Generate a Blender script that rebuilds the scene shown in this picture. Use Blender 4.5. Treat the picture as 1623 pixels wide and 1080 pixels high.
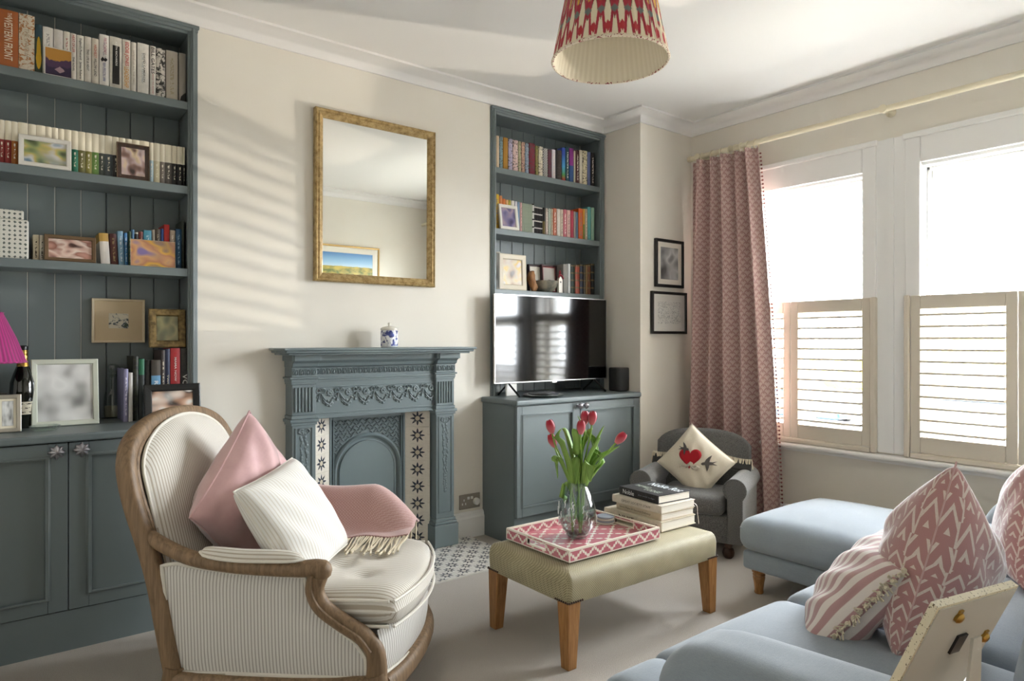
import bpy, math, random
from math import sin, cos, pi, sqrt, radians as R, atan2
from mathutils import Vector, Matrix

for _o in list(bpy.data.objects): bpy.data.objects.remove(_o, do_unlink=True)
SC = bpy.context.scene
COL = SC.collection
random.seed(7)

# ------------------------------------------------------------------ camera
CAM_H, FPX, YAW = 1.16, 1066.0, R(52.184)
_c = bpy.data.cameras.new('camera'); CAM = bpy.data.objects.new('camera', _c); COL.objects.link(CAM)
_c.sensor_fit = 'HORIZONTAL'; _c.sensor_width = 36.0; _c.lens = FPX / 1623 * 36
_c.clip_start = .02; _c.clip_end = 200
CAM.location = (0, 0, CAM_H); CAM.rotation_euler = (R(90), 0, YAW - R(90))
SC.camera = CAM

# ------------------------------------------------------------------ light
SC.view_settings.view_transform = 'Standard'; SC.view_settings.look = 'None'
SC.view_settings.gamma = 1.0; SC.view_settings.use_curve_mapping = False
SC.view_settings.exposure = 2.62
SKY = 8.0
W = bpy.data.worlds.new('overcast_sky'); SC.world = W; W.use_nodes = True
_bg = W.node_tree.nodes['Background']; _bg.inputs[0].default_value = (.90, .955, 1.0, 1); _bg.inputs[1].default_value = SKY
def lamp(name, kind, loc, rot, energy, color=(1, 1, 1), **kw):
    l = bpy.data.lights.new(name, kind); l.energy = energy; l.color = color
    for k, v in kw.items(): setattr(l, k, v)
    o = bpy.data.objects.new(name, l); COL.objects.link(o); o.location = loc; o.rotation_euler = rot
    return o
# sky portals in the two window openings (they only steer sampling of the sky)
for n, (y0, y1) in enumerate(((1.75, 2.66), (.60, 1.51))):
    p = lamp('window_portal', 'AREA', (4.13, (y0 + y1) / 2, 1.33), (0, R(90), 0), 1, shape='RECTANGLE', size=1.6, size_y=y1 - y0)
    p.data.cycles.is_portal = True
# sun glancing off the windscreen of the parked car in the street
_src = Vector((9.85, -.42, -.28)); _aim = Vector((1.4, 3.29, 1.75)) - _src
lamp('windscreen_sun_glint', 'SPOT', _src, _aim.to_track_quat('-Z', 'Y').to_euler(), 290, (1, .90, .74), spot_size=R(34), spot_blend=.3, shadow_soft_size=.035)

# ------------------------------------------------------------------ pixel rays (used to read positions off known planes)
_F = Vector((cos(YAW), sin(YAW), 0)); _Rt = Vector((sin(YAW), -cos(YAW), 0))
def _ray(u, v): return _F + _Rt * ((u - 811.5) / FPX) + Vector((0, 0, (540.5 - v) / FPX))
def onz(u, v, z): d = _ray(u, v); return Vector((0, 0, CAM_H)) + d * ((z - CAM_H) / d.z)
def ony(u, v, y): d = _ray(u, v); return Vector((0, 0, CAM_H)) + d * (y / d.y)
def onx(u, v, x): d = _ray(u, v); return Vector((0, 0, CAM_H)) + d * (x / d.x)

# ------------------------------------------------------------------ materials
def lin(c):
    c = c / 255
    return c / 12.92 if c <= .04045 else ((c + .055) / 1.055) ** 2.4
def C(h):
    h = h.lstrip('#'); return tuple(lin(int(h[i:i + 2], 16)) for i in (0, 2, 4)) + (1,)
class X:
    """math-node expression"""
    def __init__(s, t, o): s.t = t; s.o = o
    def _op(s, op, *a, clamp=False):
        n = s.t.nt.nodes.new('ShaderNodeMath'); n.operation = op; n.use_clamp = clamp
        for i, b in enumerate((s,) + a):
            if isinstance(b, X): s.t.nt.links.new(b.o, n.inputs[i])
            else: n.inputs[i].default_value = b
        return X(s.t, n.outputs[0])
    def __add__(s, b): return s._op('ADD', b)
    __radd__ = __add__
    def __sub__(s, b): return s._op('SUBTRACT', b)
    def __rsub__(s, b): return (s * -1) + b
    def __mul__(s, b): return s._op('MULTIPLY', b)
    __rmul__ = __mul__
    def __truediv__(s, b): return s._op('DIVIDE', b)
    def lt(s, b): return s._op('LESS_THAN', b)
    def gt(s, b): return s._op('GREATER_THAN', b)
    def abs(s): return s._op('ABSOLUTE')
    def sin(s): return s._op('SINE')
    def fr(s): return s._op('FRACT')
    def fl(s): return s._op('FLOOR')
    def sqrt(s): return s._op('SQRT')
    def pw(s, b): return s._op('POWER', b)
    def mod(s, b): return s._op('FLOORED_MODULO', b)
    def min(s, b): return s._op('MINIMUM', b)
    def max(s, b): return s._op('MAXIMUM', b)
    def at2(s, b): return s._op('ARCTAN2', b)
    def clamp(s): return s._op('ADD', 0.0, clamp=True)
    def tri(s): return ((s.fr() - .5).abs()) * 2          # 1 at integers, 0 at halves
    def band(s, a, b): return ((s - a) / (b - a)).clamp()  # soft step
class T:
    def __init__(s, nt): s.nt = nt; s._tc = None
    def vec(s, kind):
        if s._tc is None: s._tc = s.nt.nodes.new('ShaderNodeTexCoord')
        return s._tc.outputs[{'uv': 'UV', 'obj': 'Object', 'gen': 'Generated'}[kind]]
    def xyz(s, kind):
        n = s.nt.nodes.new('ShaderNodeSeparateXYZ'); s.nt.links.new(s.vec(kind), n.inputs[0])
        return [X(s, o) for o in n.outputs]
    def comb(s, x, y, z=0.0):
        n = s.nt.nodes.new('ShaderNodeCombineXYZ')
        for i, b in enumerate((x, y, z)):
            if isinstance(b, X): s.nt.links.new(b.o, n.inputs[i])
            else: n.inputs[i].default_value = b
        return n.outputs[0]
    def noise(s, scale, kind='obj', detail=3, rough=.55, dist=0, vec=None):
        n = s.nt.nodes.new('ShaderNodeTexNoise'); n.inputs['Scale'].default_value = scale
        n.inputs['Detail'].default_value = detail; n.inputs['Roughness'].default_value = rough; n.inputs['Distortion'].default_value = dist
        s.nt.links.new(vec if vec is not None else s.vec(kind), n.inputs['Vector'])
        return X(s, n.outputs['Fac'])
    def vor(s, scale, kind='obj', vec=None, out='Distance'):
        n = s.nt.nodes.new('ShaderNodeTexVoronoi'); n.inputs['Scale'].default_value = scale
        s.nt.links.new(vec if vec is not None else s.vec(kind), n.inputs['Vector'])
        return X(s, n.outputs[out]) if out == 'Distance' else n.outputs[out]
    def col(s, c):
        if isinstance(c, str): c = C(c)
        return c
    def mix(s, f, a, b):
        n = s.nt.nodes.new('ShaderNodeMix'); n.data_type = 'RGBA'
        if isinstance(f, X): s.nt.links.new(f.o, n.inputs[0])
        else: n.inputs[0].default_value = f
        for c, i in ((a, 6), (b, 7)):
            c = s.col(c)
            if isinstance(c, tuple): n.inputs[i].default_value = c
            else: s.nt.links.new(c, n.inputs[i])
        return n.outputs[2]
    def ramp(s, f, stops, interp='LINEAR'):
        n = s.nt.nodes.new('ShaderNodeValToRGB'); r = n.color_ramp; r.interpolation = interp
        while len(r.elements) < len(stops): r.elements.new(.5)
        for e, (p, c) in zip(r.elements, stops): e.position = p; e.color = s.col(c)
        s.nt.links.new(f.o, n.inputs[0]); return n.outputs[0]
MATS = {}
def mat(name, col, rough=.5, metal=0, bump=None, bstr=.3, bdist=.002, coat=0, sheen=0, spec=.5, rfn=None, emit=0):
    if name in MATS: return MATS[name]
    m = bpy.data.materials.new(name); m.use_nodes = True; nt = m.node_tree
    b = nt.nodes['Principled BSDF']; t = T(nt)
    if callable(col):
        s = col(t)
        nt.links.new(s, b.inputs['Base Color'])
    else: b.inputs['Base Color'].default_value = C(col) if isinstance(col, str) else col
    b.inputs['Roughness'].default_value = rough; b.inputs['Metallic'].default_value = metal
    b.inputs['Specular IOR Level'].default_value = spec
    if coat: b.inputs['Coat Weight'].default_value = coat; b.inputs['Coat Roughness'].default_value = .08
    if sheen: b.inputs['Sheen Weight'].default_value = sheen; b.inputs['Sheen Roughness'].default_value = .5
    if bump is not None:
        h = bump(t) if callable(bump) else t.noise(bump)
        n = nt.nodes.new('ShaderNodeBump'); n.inputs['Strength'].default_value = bstr; n.inputs['Distance'].default_value = bdist
        nt.links.new(h.o, n.inputs['Height']); nt.links.new(n.outputs[0], b.inputs['Normal'])
    m.diffuse_color = b.inputs['Base Color'].default_value
    MATS[name] = m; return m
def glassy(name, tint='#ffffff', rough=0.0, ior=1.45, fmul=1.0):
    """clear glass: light passes straight through, Fresnel reflection on top"""
    m = bpy.data.materials.new(name); m.use_nodes = True; nt = m.node_tree; nt.nodes.clear()
    o = nt.nodes.new('ShaderNodeOutputMaterial'); mx = nt.nodes.new('ShaderNodeMixShader')
    tr = nt.nodes.new('ShaderNodeBsdfTransparent'); tr.inputs[0].default_value = C(tint)
    gl = nt.nodes.new('ShaderNodeBsdfGlossy'); gl.inputs['Roughness'].default_value = rough
    lw = nt.nodes.new('ShaderNodeLayerWeight'); lw.inputs[0].default_value = .5
    pw = nt.nodes.new('ShaderNodeMath'); pw.operation = 'POWER'; pw.inputs[1].default_value = 3.5; nt.links.new(lw.outputs['Facing'], pw.inputs[0])
    k = nt.nodes.new('ShaderNodeMath'); k.operation = 'MULTIPLY_ADD'; k.inputs[1].default_value = .75 * min(1, fmul); k.inputs[2].default_value = .04 * fmul; k.use_clamp = True
    nt.links.new(pw.outputs[0], k.inputs[0])
    nt.links.new(k.outputs[0], mx.inputs[0]); nt.links.new(tr.outputs[0], mx.inputs[1]); nt.links.new(gl.outputs[0], mx.inputs[2])
    nt.links.new(mx.outputs[0], o.inputs[0]); MATS[name] = m; return m

# ------------------------------------------------------------------ mesh builder
def root_loc(o):
    while o.parent: o = o.parent
    return o
class MB:
    def __init__(s): s.v = []; s.f = []; s.uv = []; s.m = None
    def _add(s, vs, fs, uvs=None):
        b = len(s.v)
        for p in vs:
            p = Vector(p)
            s.v.append(s.m @ p if s.m is not None else p)
        for i, f in enumerate(fs):
            s.f.append([b + k for k in f]); s.uv.append(uvs[i] if uvs else None)
        return s
    def box(s, x0, x1, y0, y1, z0, z1):
        if x0 > x1: x0, x1 = x1, x0
        if y0 > y1: y0, y1 = y1, y0
        if z0 > z1: z0, z1 = z1, z0
        vs = [(x0, y0, z0), (x1, y0, z0), (x1, y1, z0), (x0, y1, z0), (x0, y0, z1), (x1, y0, z1), (x1, y1, z1), (x0, y1, z1)]
        fs = [(0, 3, 2, 1), (4, 5, 6, 7), (0, 1, 5, 4), (1, 2, 6, 5), (2, 3, 7, 6), (3, 0, 4, 7)]
        a, b, c = x1 - x0, y1 - y0, z1 - z0
        q = lambda w, h: [(0, 0), (w, 0), (w, h), (0, h)]
        uv = [[(0, 0), (0, b), (a, b), (a, 0)], q(a, b), q(a, c), q(b, c), q(a, c), q(b, c)]
        return s._add(vs, fs, uv)
    def prism(s, poly, d0, d1, axes='xz'):
        """extrude 2-D polygon along the third axis"""
        n = len(poly)
        def P(p, d):
            return {'xz': (p[0], d, p[1]), 'yz': (d, p[0], p[1]), 'xy': (p[0], p[1], d)}[axes]
        vs = [P(p, d0) for p in poly] + [P(p, d1) for p in poly]
        fs = [tuple(range(n)), tuple(range(2 * n - 1, n - 1, -1))]
        uv = [[tuple(p) for p in poly], [tuple(p) for p in reversed(poly)]]
        L = 0
        for i in range(n):
            j = (i + 1) % n; l = (Vector(poly[i]) - Vector(poly[j])).length
            fs.append((i, n + i, n + j, j)); uv.append([(L, d0), (L, d1), (L + l, d1), (L + l, d0)]); L += l
        return s._add(vs, fs, uv)
    def grid(s, fn, nu, nv, cu=False, cv=False, uvf=None):
        vs = []
        for j in range(nv if cv else nv + 1):
            for i in range(nu if cu else nu + 1): vs.append(fn(i / nu, j / nv))
        w = nu if cu else nu + 1; h = nv if cv else nv + 1; fs = []; uv = []
        uvf = uvf or (lambda a, b: (a, b))
        for j in range(nv):
            for i in range(nu):
                i2 = (i + 1) % w; j2 = (j + 1) % h
                fs.append((j * w + i, j * w + i2, j2 * w + i2, j2 * w + i))
                uv.append([uvf(i / nu, j / nv), uvf((i + 1) / nu, j / nv), uvf((i + 1) / nu, (j + 1) / nv), uvf(i / nu, (j + 1) / nv)])
        return s._add(vs, fs, uv)
    def lathe(s, prof, c=(0, 0, 0), n=24, cap=True, wob=None):
        c = Vector(c)
        b = len(s.v)
        def fn(a, t):
            k = min(int(t * (len(prof) - 1) + 1e-6), len(prof) - 1); r, z = prof[k]
            r2 = r * (wob(a, z) if wob else 1)
            return c + Vector((r2 * cos(2 * pi * a), r2 * sin(2 * pi * a), z))
        s.grid(fn, n, len(prof) - 1, cu=True)
        if cap:
            if prof[0][0] > 1e-5: s.f.append([b + i for i in range(n)][::-1]); s.uv.append(None)
            m = b + n * (len(prof) - 1)
            if prof[-1][0] > 1e-5: s.f.append([m + i for i in range(n)]); s.uv.append(None)
        return s
    def tube(s, pts, r, n=8, cap=True, closed=False, flat=1.0, up=None, prof=None):
        """sweep a circle (flat = second axis ratio) or a profile along points; r number or list"""
        pts = [Vector(p) for p in pts]; N = len(pts)
        rr = r if isinstance(r, (list, tuple)) else [r] * N
        if prof is None: prof = [(cos(2 * pi * k / n), sin(2 * pi * k / n) * flat) for k in range(n)]
        n = len(prof); rings = []; prev = Vector(up) if up else None; L = 0; b = len(s.v); lens = []
        for i, p in enumerate(pts):
            a = pts[(i - 1) % N] if (closed or i > 0) else p
            c = pts[(i + 1) % N] if (closed or i < N - 1) else p
            t = (c - a)
            t = t.normalized() if t.length > 1e-9 else Vector((0, 0, 1))
            if prev is None: prev = Vector((0, 0, 1)) if abs(t.z) < .9 else Vector((1, 0, 0))
            side = t.cross(prev)
            if side.length < 1e-6: side = t.orthogonal()
            side.normalize(); u2 = side.cross(t).normalized()
            if up is None: prev = u2
            rings.append([p + side * (q[0] * rr[i]) + u2 * (q[1] * rr[i]) for q in prof])
            if i: L += (p - pts[i - 1]).length
            lens.append(L)
        vs = [q for ring in rings for q in ring]; fs = []; uv = []
        M = N if closed else N - 1
        for i in range(M):
            i2 = (i + 1) % N
            for k in range(n):
                k2 = (k + 1) % n
                fs.append((i * n + k, i * n + k2, i2 * n + k2, i2 * n + k))
                l2 = lens[i2] if i2 else L + .01
                uv.append([(lens[i], k / n), (lens[i], (k + 1) / n), (l2, (k + 1) / n), (l2, k / n)])
        if cap and not closed:
            fs.append(tuple(range(n))[::-1]); uv.append(None)
            fs.append(tuple((N - 1) * n + k for k in range(n))); uv.append(None)
        return s._add(vs, fs, uv)
    def ball(s, c, r, n=8, sc=(1, 1, 1)):
        c = Vector(c); m = max(4, n // 2)
        return s.lathe_at(c, [(r * max(sin(pi * k / m), 1e-4), -r * cos(pi * k / m)) for k in range(m + 1)], n, sc)
    def lathe_at(s, c, prof, n, sc):
        def fn(a, t):
            k = min(int(t * (len(prof) - 1) + 1e-6), len(prof) - 1); r, z = prof[k]
            return c + Vector((r * cos(2 * pi * a) * sc[0], r * sin(2 * pi * a) * sc[1], z * sc[2]))
        return s.grid(fn, n, len(prof) - 1, cu=True)
    def mesh(s, name, off=None):
        me = bpy.data.meshes.new(name)
        vs = [tuple(p - off) for p in s.v] if off is not None else [tuple(p) for p in s.v]
        me.from_pydata(vs, [], s.f)
        ul = me.uv_layers.new(name='UVMap'); k = 0; buf = []
        for f, uv in zip(s.f, s.uv):
            for i in range(len(f)): buf.extend(uv[i] if uv else (0, 0))
        if len(buf) == 2 * len(me.loops): ul.data.foreach_set('uv', buf)
        me.update(); return me
    def build(s, name, m, parent=None, world=False, smooth=False, ang=40, bevel=0, seg=2, sub=0, at=None, fix=True):
        off = None
        if world and parent is not None: off = Vector(root_loc(parent).location)
        if parent is None and at is not None: off = Vector(at)
        me = s.mesh(name, off)
        if fix:
            import bmesh
            bm = bmesh.new(); bm.from_mesh(me); bmesh.ops.recalc_face_normals(bm, faces=bm.faces); bm.to_mesh(me); bm.free()
        o = bpy.data.objects.new(name, me); COL.objects.link(o)
        me.materials.append(MATS[m] if isinstance(m, str) else m)
        if smooth:
            me.shade_smooth()
            if ang < 180: me.set_sharp_from_angle(angle=R(ang))
        if bevel:
            b = o.modifiers.new('bevel', 'BEVEL'); b.width = bevel; b.segments = seg; b.limit_method = 'ANGLE'; b.angle_limit = R(35)
        if sub:
            d = o.modifiers.new('sub', 'SUBSURF'); d.levels = sub; d.render_levels = sub
        if parent is not None: o.parent = parent
        elif at is not None: o.location = at
        return o
def tag(o, label=None, cat=None, group=None, kind=None):
    if label: o['label'] = label
    if cat: o['category'] = cat
    if group: o['group'] = group
    if kind: o['kind'] = kind
    return o
def thing(name, label, cat, loc=(0, 0, 0), rotz=0, group=None, rot=None):
    o = bpy.data.objects.new(name, None); COL.objects.link(o); o.empty_display_size = .1
    o.location = loc; o.rotation_euler = rot if rot else (0, 0, rotz)
    return tag(o, label, cat, group)
def struct(name, loc=(0, 0, 0), label=None):
    o = bpy.data.objects.new(name, None); COL.objects.link(o); o.location = loc; o['kind'] = 'structure'
    return o
def dupe(o, parent=None, name=None):
    c = o.copy(); COL.objects.link(c); c.parent = parent
    for ch in list(o.children): dupe(ch, c)
    return c
def spl(pts, n=6, closed=False):
    """Catmull-Rom through points"""
    P = [Vector(p) for p in pts]; N = len(P); out = []
    for i in range(N if closed else N - 1):
        g = (lambda k: P[k % N]) if closed else (lambda k: P[max(0, min(N - 1, k))])
        p0, p1, p2, p3 = g(i - 1), g(i), g(i + 1), g(i + 2)
        for k in range(n):
            t = k / n
            out.append(.5 * ((2 * p1) + (p2 - p0) * t + (2 * p0 - 5 * p1 + 4 * p2 - p3) * t * t + (3 * p1 - p0 - 3 * p2 + p3) * t ** 3))
    if not closed: out.append(P[-1])
    return out
_FONT = None
def lettering(s, m, parent, mtx, length, height=None, name='lettering', bold=False):
    """flat letters fitted into length x height, in local XY of mtx"""
    cu = bpy.data.curves.new('t', 'FONT'); cu.body = s; cu.size = 1; cu.resolution_u = 2; cu.align_x = 'LEFT'
    if bold: cu.offset = .012
    ob = bpy.data.objects.new('t', cu)
    me = bpy.data.meshes.new_from_object(ob)
    bpy.data.objects.remove(ob); bpy.data.curves.remove(cu)
    if not me.vertices: return None
    xs = [v.co.x for v in me.vertices]; ys = [v.co.y for v in me.vertices]
    w, h = max(xs) - min(xs), max(ys) - min(ys); kx = length / max(w, 1e-6); ky = (height / max(h, 1e-6)) if height else kx
    for v in me.vertices:
        v.co = mtx @ Vector(((v.co.x - min(xs) - w / 2) * kx, (v.co.y - min(ys) - h / 2) * ky, 0))
    me.name = name; me.materials.append(MATS[m] if isinstance(m, str) else m)
    o = bpy.data.objects.new(name, me); COL.objects.link(o)
    if parent is not None: o.parent = parent
    return o
def axes(org, xa, ya):
    xa = Vector(xa).normalized(); ya = Vector(ya).normalized(); za = xa.cross(ya)
    return Matrix(((xa.x, ya.x, za.x, org[0]), (xa.y, ya.y, za.y, org[1]), (xa.z, ya.z, za.z, org[2]), (0, 0, 0, 1)))
ORD = 'first second third fourth fifth sixth seventh eighth ninth tenth eleventh twelfth thirteenth fourteenth fifteenth sixteenth seventeenth eighteenth nineteenth twentieth twenty-first twenty-second twenty-third twenty-fourth twenty-fifth twenty-sixth twenty-seventh twenty-eighth twenty-ninth thirtieth thirty-first thirty-second thirty-third thirty-fourth thirty-fifth thirty-sixth thirty-seventh thirty-eighth thirty-ninth fortieth forty-first forty-second forty-third'.split()
# ------------------------------------------------------------------ shared materials
mat('wall_paint', lambda t: t.mix(t.noise(3, detail=2).band(.35, .65), '#e8e2d6', '#eae5da'), .85, bump=220, bstr=.06)
mat('ceiling_paint', '#efedea', .9, bump=160, bstr=.04)
mat('white_trim', '#f0efec', .42)
mat('carpet', lambda t: t.mix(t.noise(420, detail=4).band(.3, .7), '#aca399', '#d2cac0'), .95, bump=lambda t: t.noise(380, detail=5), bstr=.9, bdist=.006, sheen=.2)
mat('cabinet_paint', '#717b7d', .36, bump=90, bstr=.03)
mat('iron_paint', '#707d80', .33, bump=lambda t: t.noise(120), bstr=.06)
mat('groove_filler', '#c9c6bd', .7)
mat('shutter_paint', '#d8cebd', .4)
mat('black_plastic', '#0b0b0c', .35)
mat('black_frame', '#111111', .4)
mat('silver', '#c9c8c6', .28, 1)
mat('brass', '#b3924e', .35, 1)
mat('chrome', '#d8d8da', .12, 1)
mat('page_edges', lambda t: t.mix((t.xyz('obj')[2] * 900).sin().band(-1, 1), '#e3dccd', '#f1ece1'), .85)
mat('ivory', '#eee6d2', .5)
glassy('window_glass', '#ffffff', 0, 1.45, .5)
glassy('clear_glass', '#f2f6f4', 0, 1.5, 1.6)
glassy('thick_glass', '#eef3f1', .03, 1.5, 3.4)
def woodmat(name, a, b, scale=14, rough=.45, ax=2, bstr=.15):
    def f(t):
        p = t.xyz('obj'); k = [9.0, 9.0, 9.0]; k[ax] = .7
        v = t.comb(p[0] * k[0], p[1] * k[1], p[2] * k[2])
        n = t.noise(scale, vec=v, detail=5, rough=.6, dist=.6)
        return t.mix(n.band(.32, .68), a, b)
    def g(t):
        p = t.xyz('obj'); k = [9.0, 9.0, 9.0]; k[ax] = .7
        return t.noise(scale * 2, vec=t.comb(p[0] * k[0], p[1] * k[1], p[2] * k[2]), detail=4)
    return mat(name, f, rough, bump=g, bstr=bstr)
woodmat('oak_leg', '#8a5c31', '#b3834f')
woodmat('weathered_wood', '#6b553d', '#93785a', rough=.55, scale=9)
woodmat('dark_wood', '#2c1a12', '#4a2c1d')

# ------------------------------------------------------------------ room shell
YF, XW, XP, YP, ZC, ZT = 3.293, 3.89, 3.36, 2.96, 2.588, 2.658
BL, BR = .745, 2.388           # chimney breast
YB = 3.49                       # face of the alcove boards
def sbox(name, m, boxes, kind='structure'):
    b = MB()
    for q in boxes: b.box(*q)
    return tag(b.build(name, m), kind=kind)
sbox('floor', 'carpet', [(-.6, 3.95, -.9, 3.6, -.06, 0)])
sbox('ceiling', 'ceiling_paint', [(-.6, 4.2, -.9, 3.6, ZT, ZT + .06)])
sbox('wall_fireplace', 'wall_paint', [(BL, 1.262, YF, 3.6, 0, ZT), (1.955, BR, YF, 3.6, 0, ZT), (1.262, 1.955, YF, 3.6, .80, ZT), (1.262, 1.955, 3.42, 3.6, 0, .80)])
sbox('wall_bulkhead_left', 'wall_paint', [(-.5, BL, YF, 3.6, 2.584, ZT)])
sbox('wall_bulkhead_right', 'wall_paint', [(BR, XP, YF, 3.6, 2.584, ZT)])
sbox('wall_alcove', 'wall_paint', [(-.5, BL, 3.52, 3.6, 0, 2.584), (BR, XP, 3.52, 3.6, 0, 2.584)])
sbox('wall_pier', 'wall_paint', [(XP, XW, YP, 3.6, 0, ZT)])
sbox('wall_left', 'wall_paint', [(-.6, -.5, -.9, 3.6, 0, ZT)])
sbox('wall_rear', 'wall_paint', [(.5, XW, -.9, 0, 0, ZT), (-.5, .5, -.9, -.8, 0, ZT)])
WIN = ((1.75, 2.66), (.60, 1.51)); WZ0, WZ1 = .55, 2.14
w = [(XW, 4.17, -.9, .60, 0, ZT), (XW, 4.17, 1.51, 1.75, 0, ZT), (XW, 4.17, 2.66, 3.6, 0, ZT)]
for a, b in WIN: w += [(XW, 4.17, a, b, 0, WZ0), (XW, 4.17, a, b, WZ1, ZT)]
sbox('wall_window', 'wall_paint', w)

def offset_path(P, d):
    out = []
    for i, p in enumerate(P):
        p = Vector(p)
        def nrm(a, b):
            t = (Vector(b) - Vector(a)).normalized(); return Vector((t.y, -t.x))
        if i == 0: n = nrm(P[0], P[1]); k = 1
        elif i == len(P) - 1: n = nrm(P[-2], P[-1])
        else:
            a, b = nrm(P[i - 1], P[i]), nrm(P[i], P[i + 1]); n = (a + b) / (1 + a.dot(b))
        out.append(p + n * d)
    return out
def moulding(name, m, P, prof, smooth=False):
    b = MB(); rows = [offset_path(P, d) for d, z in prof]; n = len(P); k = len(prof)
    vs = [(q.x, q.y, prof[r][1]) for r in range(k) for q in rows[r]]
    fs = [(r * n + i, r * n + i + 1, ((r + 1) % k) * n + i + 1, ((r + 1) % k) * n + i) for r in range(k) for i in range(n - 1)]
    fs += [tuple(r * n for r in range(k)), tuple(r * n + n - 1 for r in range(k - 1, -1, -1))]
    b._add(vs, fs)
    return tag(b.build(name, m, smooth=smooth, ang=50), kind='structure')
cove = [(-.002, ZC - .002), (.012, ZC - .002), (.012, ZC + .006)] + [(.012 + .07 * (1 - cos(k * pi / 12)), ZC + .006 + .052 * sin(k * pi / 12)) for k in range(1, 7)] + [(.094, ZT - .012), (.094, ZT + .002), (-.002, ZT + .002)]
moulding('trim_1', 'ceiling_paint', [(-.5, YF), (XP, YF), (XP, YP), (XW, YP), (XW, 0), (.5, 0)], cove, True)
skirt = [(-.002, -.001), (.02, -.001), (.02, .115), (.016, .125), (.014, .138), (.006, .150), (-.002, .152)]
moulding('baseboard_fireplace', 'white_trim', [(2.08, YF), (BR, YF)], skirt)
moulding('baseboard_chimney', 'white_trim', [(BL, YF), (1.14, YF)], skirt)
moulding('baseboard_window', 'white_trim', [(XP, YP), (XW, YP), (XW, 0), (.5, 0)], skirt)

# ------------------------------------------------------------------ windows
def window(idx, y0, y1):
    w = struct('window_%d' % idx, (XW, (y0 + y1) / 2, WZ0))
    b = MB()                                        # architrave round the opening
    aw = .075; zt = 2.262; X0 = XW - .022; yl, yr = y0 - .045, y1 + .045
    b.box(X0, XW, yl - .0, y0 + .03, WZ0, zt); b.box(X0, XW, y1 - .03, yr, WZ0, zt)
    b.box(X0, XW, y0 + .03, y1 - .03, 2.10, zt); b.box(X0 - .012, XW, yl - .01, yr + .01, 2.235, zt + .004)
    b.build('architrave', 'white_trim', w, world=True, bevel=.006)
    b = MB(); a, c = y0 + .03, y1 - .03            # box frame lining, staff bead
    for q in ((3.895, 4.15, y0 - .001, a, WZ0, 2.10), (3.895, 4.15, c, y1 + .001, WZ0, 2.10), (3.895, 4.15, a, c, 2.085, 2.141), (3.895, 4.15, a, c, WZ0, WZ0 + .03)): b.box(*q)
    b.build('lining', 'white_trim', w, world=True, bevel=.004)
    b = MB()
    for q in ((3.955, 3.97, a, a + .018, WZ0 + .03, 2.085), (3.955, 3.97, c - .018, c, WZ0 + .03, 2.085), (3.955, 3.97, a, c, 2.067, 2.085)): b.box(*q)
    b.build('staff_bead', 'white_trim', w, world=True, bevel=.004)
    for nm, x0, z0, z1 in (('lower_sash', 3.975, WZ0 + .03, 1.345), ('upper_sash', 4.02, 1.31, 2.085)):
        b = MB(); t = .045; x1 = x0 + .04
        for q in ((x0, x1, a, a + t, z0, z1), (x0, x1, c - t, c, z0, z1), (x0, x1, a + t, c - t, z1 - .04, z1), (x0, x1, a + t, c - t, z0, z0 + (.07 if z0 < 1 else .035))): b.box(*q)
        f = b.build(nm, 'white_trim', w, world=True, bevel=.006)
        b = MB(); b.box(x0 + .018, x0 + .022, a + t - .004, c - t + .004, z0 + .03, z1 - .035)
        b.build('pane', 'window_glass', f, world=True)
    # shutter: outer frame, two hinged panels, louvres
    X1 = XW - .03; s0, s1 = y0 - .05, y1 + .045; z0, z1 = .537, 1.400
    th = thing('plantation_shutter', ['', 'cream half-height shutter partly behind the pink curtain', 'cream half-height shutter on the window nearest the sofa'][idx], 'shutter', (X1, (s0 + s1) / 2, z0))
    b = MB()
    for q in ((X1 - .012, XW + .02, s0, s0 + .028, z0, z1), (X1 - .012, XW + .02, s1 - .028, s1, z0, z1), (X1 - .012, XW + .02, s0 + .028, s1 - .028, z0, z0 + .028)): b.box(*q)
    b.build('outer_frame', 'shutter_paint', th, world=True, bevel=.007)
    mid = (s0 + s1) / 2
    for p0, p1 in ((s0 + .031, mid - .0015), (mid + .0015, s1 - .031)):
        b = MB(); st = .047; xa, xb = XW - .028, XW; zb, zt2 = z0 + .031, z1 - .002
        for q in ((xa, xb, p0, p0 + st, zb, zt2), (xa, xb, p1 - st, p1, zb, zt2), (xa, xb, p0 + st, p1 - st, zb, zb + .085), (xa, xb, p0 + st, p1 - st, zt2 - .072, zt2)): b.box(*q)
        pn = b.build('panel', 'shutter_paint', th, world=True, bevel=.004)
        lo, hi = zb + .085, zt2 - .072; n = 11; L = p1 - p0 - 2 * st - .004; me = None
        for k in range(n):
            zc = lo + (k + .5) * (hi - lo) / n
            pos = Vector((XW - .014, (p0 + p1) / 2, zc)) - Vector(th.location)
            if me is None:
                m = MB(); m.tube([(0, -L / 2, 0), (0, L / 2, 0)], 1, up=(0, 0, 1), prof=[(.031, .0035), (.027, .0062), (-.027, .0062), (-.031, .0035), (-.031, -.0035), (-.027, -.0062), (.027, -.0062), (.031, -.0035)])
                o = m.build('slat', 'shutter_paint', pn, smooth=True); me = o.data
            else:
                o = bpy.data.objects.new('slat', me); COL.objects.link(o); o.parent = pn
            o.location = pos; o.rotation_euler = (0, R(-3.5), 0)
    return w
for i, (a, b) in enumerate(WIN): window(i + 1, a, b)
sbox('trim_2', 'white_trim', [(XW - .012, XW + .01, 1.54, 1.72, .545, 2.262), (XW - .02, XW + .01, 1.612, 1.648, .545, 2.262)])   # pier casing between the windows
b = MB(); b.box(3.825, 3.93, .49, 2.76, .508, .536)
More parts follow.
